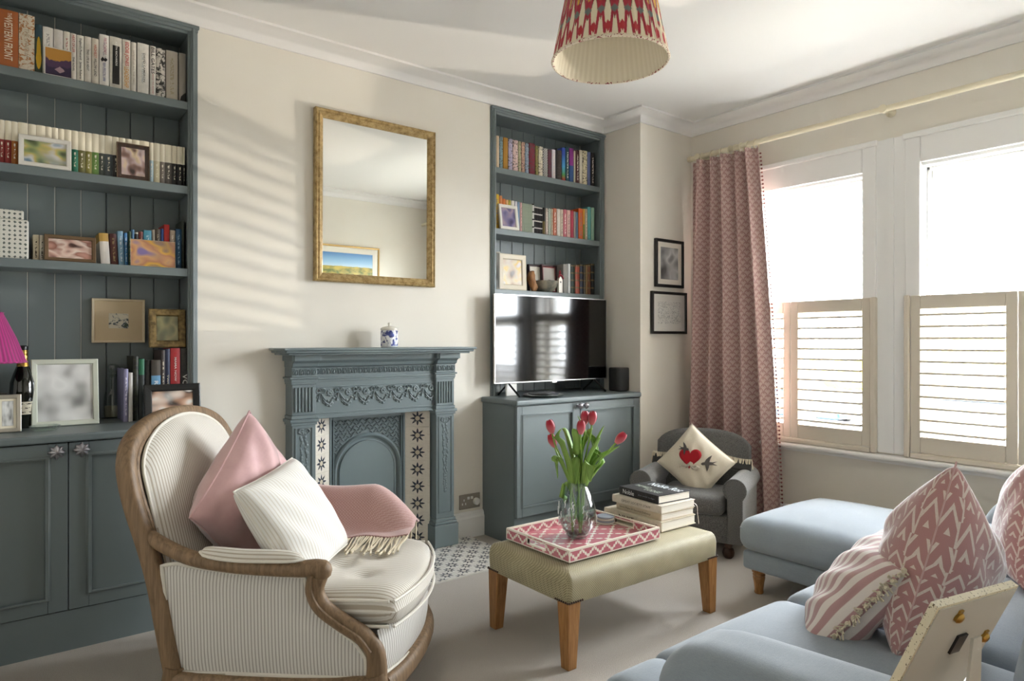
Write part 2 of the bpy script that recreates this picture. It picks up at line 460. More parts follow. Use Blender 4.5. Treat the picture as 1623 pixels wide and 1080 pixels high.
tag(b.build('trim_3', 'white_trim', bevel=.012, seg=3), kind='structure')   # window board
sbox('trim_4', 'white_trim', [(3.872, 3.892, .51, 2.74, .488, .510)])

# ------------------------------------------------------------------ the street outside
ZS = -.9
mat('asphalt', lambda t: t.mix(t.noise(30).band(.3, .7), '#5f5e5c', '#72706d'), .9)
mat('paving', '#8f8b84', .9)
sbox('ground', 'asphalt', [(4.2, 60, -40, 40, ZS - .1, ZS)])
sbox('pavement', 'paving', [(6.0, 8.6, -40, 40, ZS, ZS + .1), (16.9, 19, -40, 40, ZS, ZS + .1)])
glassy('car_glass', '#39444e', 0, 1.6, 2.0); mat('tyre', '#1c1c1d', .8)
def car(label, x, y, colour, L=4.2, flip=1):
    th = thing('parked_car', label, 'car', (x, y, ZS), R(90) * flip, group='cars parked in the street')
    m = mat('car_paint_' + colour[1:], colour, .25, .2, coat=.6)
    h = .86
    body = [(-2.1, .28), (-2.08, .62), (-1.95, .78), (-1.1, .88), (1.55, .90), (2.0, .80), (2.1, .5), (2.06, .26)]
    b = MB(); b.prism(body, -h, h); b.build('body', m, th, bevel=.09, seg=3, smooth=True)
    cab = [(-1.15, .86), (-.45, 1.40), (.95, 1.44), (1.72, .88)]
    b = MB(); b.prism(cab, -h + .12, h - .12); b.build('cabin_glass', 'car_glass', th, bevel=.06)
    b = MB(); b.prism([(-.5, 1.385), (-.42, 1.44), (.93, 1.475), (1.05, 1.40)], -h + .14, h - .14); b.build('roof', m, th, bevel=.03, smooth=True)
    for sx in (-1.32, 1.30):
        for sy in (-1, 1):
            b = MB(); b.m = Matrix.Translation((sx, sy * .78, .32)) @ Matrix.Rotation(R(90), 4, 'X')
            b.lathe([(.18, -.09), (.30, -.1), (.32, -.06), (.32, .06), (.30, .1), (.18, .09)], n=20); wh = b.build('wheel', 'tyre', th, smooth=True)
            b = MB(); b.m = Matrix.Translation((sx, sy * .80, .32)) @ Matrix.Rotation(R(90), 4, 'X'); b.lathe([(.05, -.085), (.2, -.09), (.2, .09), (.05, .085)], n=14)
            b.build('hub', 'silver', wh, smooth=True)
    return th
car('silver car parked across the street, seen through the right shutter', 15.4, 4.6, '#8f969c')
car('dark blue car parked across the street behind the silver one', 15.6, 9.4, '#33485c')
car('pale grey car parked below the window on the near side', 10.9, -1.9, '#b5b8bb', flip=-1)
mat('hedge_leaf', lambda t: t.mix(t.noise(22, detail=5).band(.3, .7), '#8c8f3e', '#c9b84e'), .9)
def shrub(label, x, y, r, h):
    rnd = random.Random(int(x * 10 + y)); ph = [(rnd.uniform(2, 7), rnd.uniform(0, 6), rnd.uniform(.03, .09)) for _ in range(6)]
    def fn(a, t):
        th, f = 2 * pi * a, pi * t; k = 1 + sum(q[2] * sin(q[0] * th + q[1] + 5 * f) for q in ph) * sin(f)
        return (r * k * sin(f) * cos(th), r * k * sin(f) * sin(th), h / 2 - cos(f) * h / 2 * k)
    b = MB(); b.grid(fn, 28, 14, cu=True)
    tag(b.build('shrub', 'hedge_leaf', smooth=True, at=(0, 0, 0)), label, 'shrub', 'shrubs across the street').location = (x, y, ZS)
shrub('yellow-green shrub across the street behind the silver car', 20.5, 6.4, 1.3, 2.2)
shrub('broad yellow shrub across the street, left of the cars', 20.8, 10.4, 1.5, 1.9)
shrub('tall pale shrub across the street in the left window', 19.8, 15.4, 1.2, 2.6)
# ------------------------------------------------------------------ alcove bookcases
ZL = (2.236, 1.856, 1.484); ZR = (2.217, 1.845, 1.474); TH = .036; CT = .812    # shelf tops, thickness, worktop height
def bookcase(side, x0, x1, ztop, shelves, zbase, label):
    th = thing('alcove_bookcase', label, 'bookcase', ((x0 + x1) / 2, YF, zbase))
    y0 = YF - .008; sw = .042
    for a, c in ((x0, x0 + sw), (x1 - sw, x1)):
        b = MB(); b.box(a, c, y0, y0 + .022, zbase, ztop); b.box(a + .008, c - .008, y0 - .008, y0, zbase, ztop - .01); b.box(a + .016, c - .016, y0 - .014, y0, zbase, ztop - .01)
        b.build('stile', 'cabinet_paint', th, world=True, bevel=.003)
    b = MB(); b.box(x0 + sw, x1 - sw, y0, y0 + .022, ztop - .042, ztop); b.box(x0 - .004, x1 + .004, y0 - .016, y0, ztop - .016, ztop); b.box(x0, x1, y0 - .009, y0, ztop - .03, ztop - .012)
    b.build('top_rail', 'cabinet_paint', th, world=True, bevel=.003)
    b = MB(); b.box(x0 + .012, x0 + .034, y0 + .022, YB, zbase, ztop - .01); b.build('side_panel', 'cabinet_paint', th, world=True)
    b = MB(); b.box(x1 - .034, x1 - .012, y0 + .022, YB, zbase, ztop - .01); b.build('side_panel', 'cabinet_paint', th, world=True)
    b = MB(); b.box(x0 + .034, x1 - .034, y0 + .022, YB, ztop - .032, ztop - .012); b.build('soffit', 'cabinet_paint', th, world=True)
    for z in shelves:
        b = MB(); b.box(x0 + sw - .002, x1 - sw + .002, y0 + .004, YB, z - TH, z); b.build('shelf', 'cabinet_paint', th, world=True, bevel=.003)
    xa, xb = x0 + .034, x1 - .034; bw = .0952; k = 0
    edges = [xb]
    first = {'left': .041, 'right': xb}[side]
    if side == 'left':                            # board joints read off the photograph
        e = [.03 + .0952 * i for i in range(-5, 9)]
        edges = [xa] + [q for q in e if xa + .02 < q < xb - .02] + [xb]
    else:
        edges = [xa + bw * i for i in range(int((xb - xa) / bw) + 1)] + [xb]
    back = MB(); back.box(xa, min(xb, .36) if side == 'left' else xa + .01, YB + .012, YB + .02, zbase, ztop - .03)
    back.build('backing', 'groove_filler', th, world=True)
    back = MB(); back.box(min(xb, .36) if side == 'left' else xa + .01, xb, YB + .012, YB + .02, zbase, ztop - .03)
    back.build('backing', 'cabinet_paint', th, world=True)
    for q in edges[1:-1]:
        if side == 'left' and q < .36:
            b = MB(); b.box(q - .0012, q + .0012, YB + .0012, YB + .011, zbase, ztop - .03); b.build('joint_filler', 'groove_filler', th, world=True)
    for a, c in zip(edges[:-1], edges[1:]):
        b = MB(); b.box(a + .0012, c - .0012, YB, YB + .012, zbase, ztop - .03); b.build('board', 'cabinet_paint', th, world=True, bevel=.0025, seg=1)
    return th
bookcase('left', -.42, BL, 2.582, ZL, CT, 'tall blue-grey bookcase built into the left alcove, full of books')
bookcase('right', BR, XP - .002, 2.578, ZR, CT + .012, 'blue-grey bookcase built into the right alcove above the television')

mat('pewter', '#a19fa4', .3, .9)
def knob(parent, x, y, z, m='chrome', sc=1.0):
    b = MB(); b.m = Matrix.Translation((x, y, z)) @ Matrix.Rotation(R(90), 4, 'X') @ Matrix.Scale(sc, 4)
    b.lathe([(.009, 0), (.009, .004), (.005, .006), (.005, .02)], n=12)
    wob = lambda a, zz: 1 + .16 * cos(8 * 2 * pi * a)
    b.lathe([(.006, .018), (.016, .022), (.019, .029), (.015, .036), (.006, .040), (.002, .041)], n=48, wob=wob)
    return b.build('knob', m, parent, world=True, smooth=True, ang=60)
def door(parent, x0, x1, yf, z0, z1, px0, px1, pz0, pz1, kx, kz, km='chrome'):
    b = MB(); t = .022
    b.box(x0, px0, yf, yf + t, z0, z1); b.box(px1, x1, yf, yf + t, z0, z1); b.box(px0, px1, yf, yf + t, z0, pz0); b.box(px0, px1, yf, yf + t, pz1, z1)
    b.box(px0 - .001, px1 + .001, yf + .009, yf + t, pz0 - .001, pz1 + .001)
    d = b.build('door', 'cabinet_paint', parent, world=True, bevel=.002)
    b = MB(); r = .0085                              # applied bead round the panel
    P = [(px0, pz0), (px1, pz0), (px1, pz1), (px0, pz1)]
    b.tube([(p[0], yf - .001, p[1]) for p in P], 1, closed=True, up=(0, -1, 0), prof=[(-r * 1.3, -.002), (-r * 1.1, .007), (r * .2, .008), (r * .7, .003), (r * 1.3, .001), (r * 1.3, -.006)])
    b.build('panel_moulding', 'cabinet_paint', d, world=True, smooth=True, ang=55)
    knob(d, kx, yf, kz, 'pewter', 1.3 if kx < 1 else 1.0)
    return d
# low cupboard, left alcove
LC0, LC1, LY = -.495, .775, 3.0
th = thing('alcove_cupboard', 'dark blue-grey cupboard with two panelled doors behind the striped armchair', 'cupboard', (.15, 3.2, 0))
b = MB(); b.box(LC0, LC1, LY + .03, YB, .148, CT - .032); b.build('body', 'cabinet_paint', th, world=True)
b = MB(); b.box(LC0, LC1, LY + .005, YB, 0, .150); b.build('plinth', 'cabinet_paint', th, world=True)
door(th, -.20, .2295, LY, .153, .778, -.10, .168, .206, .728, .192, .751)
door(th, .2325, .668, LY, .153, .778, .296, .602, .206, .730, .270, .753)
b = MB(); b.box(.670, LC1, LY + .002, LY + .03, .150, .779); b.build('face_frame', 'cabinet_paint', th, world=True)
b = MB(); b.box(LC0, -.203, LY + .002, LY + .03, .150, .779); b.build('face_frame', 'cabinet_paint', th, world=True)
b = MB(); b.box(LC0, LC1 + .012, LY - .016, YF, CT - .03, CT); b.box(LC0, BL, YF, YB, CT - .03, CT)
b.build('worktop', 'cabinet_paint', th, world=True, bevel=.008, seg=3)
# low cupboard, right alcove, standing proud of the chimney breast
RC0, RC1, RY, RZ = 2.328, XP - .003, 2.962, .824
th = thing('alcove_cupboard', 'blue-grey cupboard with two panelled doors under the television', 'cupboard', (2.85, 3.15, 0))
b = MB(); b.box(RC0 + .008, RC1, RY + .026, YF - .001, .152, RZ - .034); b.box(BR, RC1, YF - .001, YB, .152, RZ - .034); b.build('body', 'cabinet_paint', th, world=True)
b = MB(); b.box(RC0 + .008, RC1, RY + .03, YF - .024, 0, .154); b.build('plinth', 'cabinet_paint', th, world=True)
b = MB(); b.box(RC0 + .004, RC0 + .012, RY + .024, YF - .001, .001, RZ - .034); b.build('end_panel', 'cabinet_paint', th, world=True)
gx = 2.822
door(th, RC0 + .006, gx - .0015, RY, .160, RZ - .037, 2.372, 2.760, .215, .735, 2.800, .768, 'chrome')
door(th, gx + .0015, RC1 - .002, RY, .160, RZ - .037, 2.884, 3.298, .215, .735, 2.848, .768, 'chrome')
b = MB(); b.prism([(RC0 - .012, RY - .018), (RC1, RY - .018), (RC1, YB), (BR + .001, YB), (BR + .001, YF - .001), (RC0 - .012, YF - .001)], RZ - .032, RZ, 'xy')
b.build('worktop', 'cabinet_paint', th, world=True, bevel=.010, seg=3)

# ------------------------------------------------------------------ fireplace
FC = 1.608                                          # centre line
fp = thing('fireplace', 'blue-grey painted cast-iron fireplace with floral frieze and star tiles', 'fireplace', (FC, 3.25, 0))
IR = 'iron_paint'
b = MB()                                            # mantel shelf with stepped edge and swept ends
def shelfpoly(e, yb): return [(1.044 + .045 * 0 - e + .02, YF - .001), (1.058 - e, 3.20), (1.070 - e, yb), (2.146 + e, yb), (2.158 + e, 3.20), (2.192 + e - .02, YF - .001)]
b.prism(shelfpoly(.0, 3.082), 1.112, 1.124, 'xy'); b.prism(shelfpoly(-.012, 3.094), 1.100, 1.113, 'xy'); b.prism(shelfpoly(-.028, 3.112), 1.090, 1.101, 'xy')
b.build('mantel_shelf', IR, fp, world=True, bevel=.004)
PL = (1.146, 1.264); PR = (1.952, 2.070); yp = 3.200; yf = 3.222
def pilaster(x0, x1):
    b = MB(); c = (x0 + x1) / 2
    def blk(e, z0, z1, d=0): b.box(x0 - e, x1 + e, yp - d, YF - .001, z0, z1)
    blk(.018, .0118, .135, .018); blk(.012, .135, .150, .012); blk(.006, .150, .168, .006)
    blk(0, .168, .76)
    blk(.006, .748, .762, .006); blk(.013, .762, .778, .013); blk(.004, .778, .796, .004)
    blk(0, .796, .945); blk(.006, .955, .972, .006); blk(.014, .972, .982, .012); blk(.004, .945, .957, .003)
    blk(.004, .982, 1.030, .006)
    pts = [(yp - .006, 1.028), (yp - .02, 1.034), (yp - .026, 1.050), (yp - .048, 1.062), (yp - .050, 1.092), (YF - .001, 1.092), (YF - .001, 1.028)]
    b.prism([(p[0], p[1]) for p in pts], x0 - .006, x1 + .006, 'yz'); b.box(x0 - .016, x1 + .016, yp - .040, YF - .001, 1.060, 1.092)
    p = b.build('pilaster', IR, fp, world=True, bevel=.003)
    b = MB()                                        # sunk panel edges
    q = [(x0 + .018, .20), (x1 - .018, .20), (x1 - .018, .735), (x0 + .018, .735)]
    b.tube([(a, yp - .001, z) for a, z in q], 1, closed=True, up=(0, -1, 0), prof=[(-.006, -.001), (-.003, .004), (.003, .004), (.006, -.001)])
    b.build('panel_bead', IR, p, world=True)
    for k in range(6):                              # flutes on the frieze block
        b = MB(); fx = x0 + .017 + k * (x1 - x0 - .034) / 5
        b.box(fx - .0048, fx + .0048, yp - .008, yp + .001, .812, .932); b.build('flute', IR, p, world=True, bevel=.003)
    rnd = random.Random(3); b = MB()                # hanging garland relief
    for k in range(30):
        z = .715 - k * .0135; wd = .020 * (1 - .55 * k / 30)
        for s in (-1, 1):
            b.ball((c + s * wd * rnd.uniform(.2, 1), yp + .001, z + rnd.uniform(-.004, .004)), rnd.uniform(.005, .0085), 8, (1, .8, 1.5))
    for s in (-1, 1): b.tube(spl([(c, yp, .722), (c + s * .018, yp - .003, .73), (c + s * .028, yp - .003, .716), (c + s * .014, yp - .004, .706)], 4), .0035, 6)
    b.build('garland', IR, p, world=True, smooth=True)
    return p
pilaster(*PL); pilaster(*PR)
b = MB()                                            # entablature between the pilasters
b.box(PL[1], PR[0], yf, YF - .001, .772, 1.03)
pts = [(yf - .004, 1.026), (yf - .016, 1.032), (yf - .022, 1.048), (yf - .040, 1.062), (yf - .042, 1.092), (YF - .001, 1.092), (YF - .001, 1.026)]
b.prism(pts, PL[1] - .001, PR[0] + .001, 'yz')
for q in ((.966, .978, .010), (.955, .966, .005), (.925, .932, .004), (.795, .802, .004), (.772, .786, .006)): b.box(PL[1], PR[0], yf - q[2], yf + .001, q[0], q[1])
for x in (PL[1] + .004, PR[0] - .010): b.box(x, x + .006, yf - .004, yf + .001, .795, .932)
ent = b.build('frieze', IR, fp, world=True, bevel=.003)
def eggs(x0, x1, y, n):
    for k in range(n):                              # egg-and-dart course
        b = MB(); x = x0 + (k + .5) * (x1 - x0) / n
        b.tube([(x - .009, y, .994), (x - .011, y - .004, 1.006), (x - .006, y - .007, 1.020), (x + .006, y - .007, 1.020), (x + .011, y - .004, 1.006), (x + .009, y, .994)], .0032, 6)
        b.ball((x, y - .002, 1.002), .0075, 8, (.8, .7, 1.5)); b.build('egg_and_dart', IR, ent, world=True, smooth=True)
eggs(PL[1], PR[0], yf - .001, 24); eggs(PL[0], PL[1], yp - .007, 4); eggs(PR[0], PR[1], yp - .007, 4)
for k in range(7):                                  # bows and roses along the frieze
    x = PL[1] + .05 + k * (PR[0] - PL[1] - .10) / 6; b = MB(); y = yf - .002
    for s in (-1, 1):
        b.tube(spl([(x - .018, y, .905), (x - .018 + s * .010, y - .006, .920), (x - .018 + s * .022, y - .005, .915), (x - .018 + s * .020, y - .004, .900), (x - .018, y, .903)], 4), .0036, 6)
        b.tube(spl([(x - .018, y, .903), (x - .018 + s * .008, y - .004, .885), (x - .012 + s * .020, y - .003, .862)], 4), .0034, 6)
    for j in range(8):
        a = 2 * pi * j / 8; b.ball((x + .032 + .012 * cos(a), y, .898 + .012 * sin(a)), .0075, 8, (1, .7, 1))
    b.ball((x + .032, y - .003, .898), .007, 8)
    b.tube(spl([(x - .006, y, .868), (x + .010, y - .004, .848), (x + .028, y - .004, .842), (x + .046, y, .866)], 4), .004, 6)
    for j, (dx, dz) in enumerate(((0, .85), (.014, .838), (.03, .832), (.042, .846), (.022, .858), (.05, .872), (-.03, .86), (-.036, .878))): b.ball((x + dx, y, dz), .0068, 8, (1.3, .7, .9))
    b.build('bow_and_rose', IR, ent, world=True, smooth=True)
# star tiles on the splayed cheeks
def star_fn(bg, ink, mid, n=8, r1=.34, r0=.17, corner=None, asp=1.0):
    def f(t):
        u, v, _ = t.xyz('uv'); x, y = (u - .5) * asp, v - .5
        def star(x, y, k):
            r = (x * x + y * y).sqrt() / k; a = y.at2(x) * (n / (2 * pi)) + .5
            w = (a.fr() - .5).abs() * 2               # 0 on a point, 1 between points
            edge = (w * -1 + 1).pw(1.25) * (r1 - r0) + r0
            body = r.lt(edge); inner = r.lt(r0 * .70 + (w * -1 + 1) * .03)
            return body, inner
        s, i = star(x, y, 1.0)
        c = t.mix(s, bg, ink); c = t.mix(i, c, mid)
        if corner:
            cx, cy = (u + .5).fr() - .5, (v + .5).fr() - .5
            s2, i2 = star(cx, cy, corner); c = t.mix(s2, c, ink); c = t.mix(i2, c, mid)
        n1 = t.noise(5, 'uv', detail=4).band(.5, .62) * .25
        return t.mix(n1, c, '#b9b2a6')
    return f
mat('cheek_tile', star_fn('#ddd7cb', '#2f3644', '#c9bea9', r1=.44, r0=.17, asp=1.42), .25)
mat('hearth_tile_glaze', star_fn('#e2dfd8', '#2b3140', '#d8d4ca', r1=.36, r0=.15, corner=.82), .3)
def tile(parent, P, th, m):
    """P: lower-left, lower-right, upper-right, upper-left corners"""
    P = [Vector(p) for p in P]; nrm = (P[1] - P[0]).cross(P[3] - P[0]).normalized(); b = MB()
    c = sum(P, Vector()) / 4; Q = [p + (p - c).normalized() * .001 - nrm * th for p in P]
    uv = [(0, 0), (1, 0), (1, 1), (0, 1)]
    b._add(P + Q, [(0, 1, 2, 3), (0, 4, 5, 1), (1, 5, 6, 2), (2, 6, 7, 3), (3, 7, 4, 0), (7, 6, 5, 4)], [uv] + [None] * 5)
    return b.build('tile', m, parent, world=True)
TW = .0962
for s in (-1, 1):
    ch = MB(); xo, xi = FC + s * .338, FC + s * .222
    ch.prism([(xo, 3.256), (xi, 3.332), (xi, 3.40), (xo + s * .006, 3.40)], .0118, .775, 'xy'); cheek = ch.build('tile_slip', 'groove_filler', fp, world=True)
    for k in range(8):
        z0, z1 = .012 + k * .0951 + .0006, .012 + (k + 1) * .0951 - .0006
        o = Vector((xo - s * .001, 3.256, 0)); i = Vector((xi + s * .001, 3.332, 0)); n = Vector((-s * .076, -.116 * 1, 0)).normalized() * .003
        a, c = (o, i) if s < 0 else (i, o)
        a = a + n; c = c + n
        tile(cheek, [(a.x, a.y, z0), (c.x, c.y, z0), (c.x, c.y, z1), (a.x, a.y, z1)], .0028, 'cheek_tile')
# arched insert
IX0, IX1, IY = 1.388, 1.828, 3.330
b = MB(); b.box(IX0, IX1, IY + .012, IY + .05, .0118, .775)
for q in ((IX0, IX0 + .012), (IX0 + .018, IX0 + .024), (IX1 - .012, IX1), (IX1 - .024, IX1 - .018)): b.box(q[0], q[1], IY - .004, IY + .014, .0118, .775)
b.box(IX0, IX1, IY - .002, IY + .013, .745, .775)
ins = b.build('arched_insert', IR, fp, world=True, bevel=.002)
def arch(r, zs, n=24): return [(FC + r * cos(pi - pi * k / n), IY, zs + r * 1.0 * sin(pi * k / n)) for k in range(n + 1)]
zs = .462
for nm, r, pr in (('arch_band', .190, [(-.012, -.001), (-.010, .010), (0, .016), (.010, .010), (.012, -.001)]), ('arch_bead', .160, [(-.005, 0), (-.003, .009), (.003, .009), (.005, 0)])):
    b = MB(); A = arch(r, zs)
    A = [(A[0][0], IY, .012)] + A + [(A[-1][0], IY, .012)]
    A = [(p[0], IY + .012, p[2]) for p in A]
    b.tube(A, 1, up=(0, -1, 0), prof=pr); b.build(nm, IR, ins, world=True, smooth=True, ang=50)
b = MB(); A = arch(.160, zs); b.prism([(A[0][0], .012)] + [(p[0], p[2]) for p in A] + [(A[-1][0], .012)], IY + .006, IY + .02); b.build('fire_door', IR, ins, world=True)
b = MB(); n = 0                                      # woven lattice in the spandrels
for i in range(19):
    for j in range(16):
        x = IX0 + .036 + i * .0205 + (.01 if j % 2 else 0); z = .735 - j * .0165
        if x > IX1 - .034: continue
        d = sqrt((x - FC) ** 2 + max(0, z - zs) ** 2)
        if z < zs + .03 or d < .208: continue
        s = 1 if (i + j) % 2 else -1
        b.tube([(x - .008 * s, IY + .011, z - .006), (x, IY + .006, z), (x + .008 * s, IY + .011, z + .006)], .0038, 5)
tag(b.build('lattice', IR, ins, world=True, smooth=True), kind='stuff')
# hearth, flush with the carpet
HX0, HX1, HY0 = .995, 2.225, 2.742
b = MB(); b.box(HX0, HX1, HY0, YF - .002, .001, .006)
he = tag(b.build('hearth', 'groove_filler', at=((HX0 + HX1) / 2, 3.0, 0)), 'pale hearth of black star patterned tiles on the floor', 'hearth')
nx, ny = 12, 5; tx, ty = (HX1 - HX0) / nx, (YP - HY0 + .333) / ny; me = None
for i in range(nx):
    for j in range(ny):
        if me is None:
            q = MB(); h = .0007
            q._add([(h, h, 0), (tx - h, h, 0), (tx - h, ty - h, 0), (h, ty - h, 0), (0, 0, -.004), (tx, 0, -.004), (tx, ty, -.004), (0, ty, -.004)], [(0, 1, 2, 3), (0, 4, 5, 1), (1, 5, 6, 2), (2, 6, 7, 3), (3, 7, 4, 0)], [[(0, 0), (1, 0), (1, 1), (0, 1)]] + [None] * 4)
            o = q.build('tile', 'hearth_tile_glaze', he); me = o.data
        else:
            o = bpy.data.objects.new('tile', me); COL.objects.link(o); o.parent = he
        o.location = (HX0 + i * tx - (HX0 + HX1) / 2, HY0 + j * ty - 3.0, .011)
# ginger jar on the mantel
p = onz(617, 551.5, 1.124); px = ony(617, 540, 3.185).x
jar = thing('ginger_jar', 'small blue and white lidded china jar on the mantel shelf', 'jar', (px, 3.185, 1.124))
def jarfn(t):
    v = t.noise(26, 'obj', detail=5, dist=1.6); p = t.xyz('obj')[2]
    k = v.band(.47, .53) * p.gt(.008) * p.lt(.088)
    return t.mix(k, '#eef0f4', t.mix(t.noise(60).band(.4, .6), '#1d2a73', '#44549c'))
mat('blue_china', jarfn, .18, coat=.5); mat('white_china', '#e8e4d8', .22, coat=.4)
b = MB(); b.lathe([(.040, 0), (.0445, .003), (.0455, .01), (.0455, .082), (.044, .088), (.041, .092)], n=32); b.build('body', 'blue_china', jar, smooth=True, ang=60)
b = MB(); b.lathe([(.0445, .090), (.0455, .094), (.045, .100), (.036, .106), (.016, .110), (.006, .112), (.0065, .118), (.0085, .123), (.006, .129), (.001, .131)], n=32); b.build('lid', 'white_china', jar, smooth=True, ang=60)
# double socket
sk = thing('wall_socket', 'brushed steel double socket above the skirting right of the fireplace', 'socket', (2.236, YF, .212))
mat('brushed_steel', '#a0978a', .5, .35); mat('white_plastic', '#eceae6', .4)
b = MB(); b.box(-.073, .073, -.008, 0, -.043, .043); b.build('plate', 'brushed_steel', sk, bevel=.003)
for s in (-1, 1):
    b = MB(); b.box(s * .012 - .008, s * .012 + .008, -.013, -.007, .012, .028); b.build('switch', 'white_plastic', sk, bevel=.002)
b = MB()
for q in ((-.042, .010), (-.053, -.012), (-.031, -.012)): b.box(q[0] - .0035, q[0] + .0035, -.0088, -.007, q[1] - .006, q[1] + .006)
b.build('outlet', 'white_plastic', sk)
b = MB(); b.m = Matrix.Translation((.042, -.008, -.005)) @ Matrix.Rotation(R(90), 4, 'X'); b.lathe([(.021, 0), (.021, .014), (.017, .018), (.004, .019)], n=20); b.build('blanking_plug', 'white_plastic', sk, smooth=True)

# ------------------------------------------------------------------ gilt mirror over the mantel
mir = thing('wall_mirror', 'tall rectangular mirror in a worn gilt frame above the fireplace', 'mirror', (1.634, YF - .002, 1.46), rot=(R(.35), 0, 0))
def giltfn(t):
    n = t.noise(38, detail=6, rough=.7); return t.ramp(n, [(.25, '#6b5636'), (.45, '#a88d5c'), (.6, '#c4ab7a'), (.78, '#918467')])
mat('gilt', giltfn, .45, .45, bump=60, bstr=.4); glassy('x', '#ffffff')
mat('mirror_glass', '#f0f2ee', .012, 1)
MW, MH = .349, .872
b = MB(); prof = [(.0, -.0), (-.0, .030), (.006, .036), (.014, .030), (.022, .034), (.034, .026), (.044, .016), (.046, .0)]
P = [(-MW, 0), (MW, 0), (MW, MH), (-MW, MH)]
def ring(P, prof, b, y0=0, sgn=-1):
    """mitred rectangular frame; prof = (inset from outer edge, depth towards viewer)"""
    (xa, za), (xb, _), (_, zb), _2 = P; k = len(prof)
    vs = []
    for d, t in prof: vs += [(xa + d, y0 + sgn * t, za + d), (xb - d, y0 + sgn * t, za + d), (xb - d, y0 + sgn * t, zb - d), (xa + d, y0 + sgn * t, zb - d)]
    fs = [((r * 4 + i), (r * 4 + (i + 1) % 4), (((r + 1) % k) * 4 + (i + 1) % 4), (((r + 1) % k) * 4 + i)) for r in range(k) for i in range(4)]
    b._add(vs, fs); return b
ring(P, [(abs(d), t) for d, t in prof], b); b.build('frame', 'gilt', mir, smooth=True, ang=35)
b = MB(); b.box(-MW + .044, MW - .044, -.012, -.004, .044, MH - .044); b.build('mirror_plate', 'mirror_glass', mir)
b = MB(); b.box(-MW + .01, MW - .01, -.004, -.001, .01, MH - .01); b.build('backboard', 'dark_wood', mir)

# ------------------------------------------------------------------ picture frames
def blur(name, cols, scale=2.2, seed=0, rough=.35):
    def f(t):
        g = t.xyz('gen'); v = t.comb(g[0] * 1.0 + seed, g[2] * 1.0 + seed * .7, 0.0)
        n = t.noise(scale, vec=v, detail=1.2, rough=.4); m = t.noise(scale * .8, vec=t.comb(g[0] + 9.3 + seed, g[2] - 4.1, 0.0), detail=1)
        c = t.ramp(n, [(.28 + .44 * i / (len(cols) - 1), q) for i, q in enumerate(cols)])
        return t.mix((m.band(.45, .7) * .55), c, cols[-1])
    return mat(name, f, rough, coat=.6)
def picture(name, label, cat, loc, w, h, border, fm, photo, mount=0, mm='ivory', depth=.016, tilt=0, rz=0, easel=False, group=None):
    """frame standing (or hanging) with its back to local +y, base at loc"""
    th = thing(name, label, cat, loc, rot=(R(-tilt), 0, R(rz)), group=group)
    P = [(-w / 2, 0), (w / 2, 0), (w / 2, h), (-w / 2, h)]
    b = MB(); ring(P, [(0, -depth / 2), (0, depth / 2), (border * .15, depth / 2 + .002), (border * .85, depth / 2), (border, depth * .2), (border, -depth / 2)], b); b.build('frame', fm, th)
    if mount:
        b = MB(); ring([(-w / 2 + border * .9, border * .9), (w / 2 - border * .9, 0), (0, h - border * .9), (0, 0)], [(0, 0), (0, depth * .12), (mount, depth * .12), (mount, 0)], b); b.build('mount', mm, th)
    e = border + mount - .001
    b = MB(); b.box(-w / 2 + e, w / 2 - e, -depth * .08, depth * .1, e, h - e); b.build('photo', photo, th)
    b = MB(); b.box(-w / 2 + border * .5, w / 2 - border * .5, depth * .1, depth * .42, border * .5, h - border * .5); b.build('backing', 'dark_wood', th)
    if easel:
        b = MB(); b.box(-.02, .02, 0, .003, 0, h * .62); o = b.build('easel_strut', 'dark_wood', th); o.location = (0, depth * .5 + h * .62 * sin(R(16)), .002); o.rotation_euler = (R(16), 0, 0)
    return th
# ------------------------------------------------------------------ books
_bm = {}
def spine(col, style=None, col2='#111111'):
    k = (col, style, col2)
    if k in _bm: return _bm[k]
    def f(t):
        if style is None:
            return t.mix(t.noise(60).band(.3, .7) * .18, col, '#6b665e')
        p = t.xyz('obj'); g = t.xyz('gen')
        if style == 'half':
            c = t.mix(((g[0] - .5).abs().lt(.13)) * (t.noise(190, detail=2).gt(.5)) * (g[2].gt(.16)) * (g[2].lt(.5)), col, '#e8e0cc'); return t.mix(g[2].gt(.56), c, '#e8dfc8')
        if style == 'floral': return t.mix(t.noise(70, detail=4, dist=1.2).band(.52, .58), col, col2)
        if style == 'geo': return t.mix(((p[0] * 90).tri() - (p[2] * 60).tri()).abs().lt(.28), col, col2)
        if style == 'bands': return t.mix((g[2] * 4.0 + .2).fr().lt(.18), col, col2)
        if style == 'lines': return t.mix(((g[0] - .5).abs().lt(.16)) * (t.noise(160, detail=2).gt(.5)) * (g[2].gt(.12)) * (g[2].lt(.86)), col, col2)
        if style == 'split': return t.mix(g[2].gt(.5), col, col2)
        if style == 'top': return t.mix(g[2].gt(.74), col, col2)
        if style == 'rainbow': return t.ramp(g[2], [(.05, '#b3292e'), (.2, '#4f9a4a'), (.45, '#4c9fd0'), (.8, '#2d4aa8')])
        if style == 'photo': return t.mix(t.noise(55, detail=5, dist=.8).band(.45, .55), col, col2)
    _bm[k] = mat('spine_%d' % len(_bm), f, .5); return _bm[k]
def ink(c): return mat('ink_' + c[1:], c, .6)
BOOKGROUPS = {}
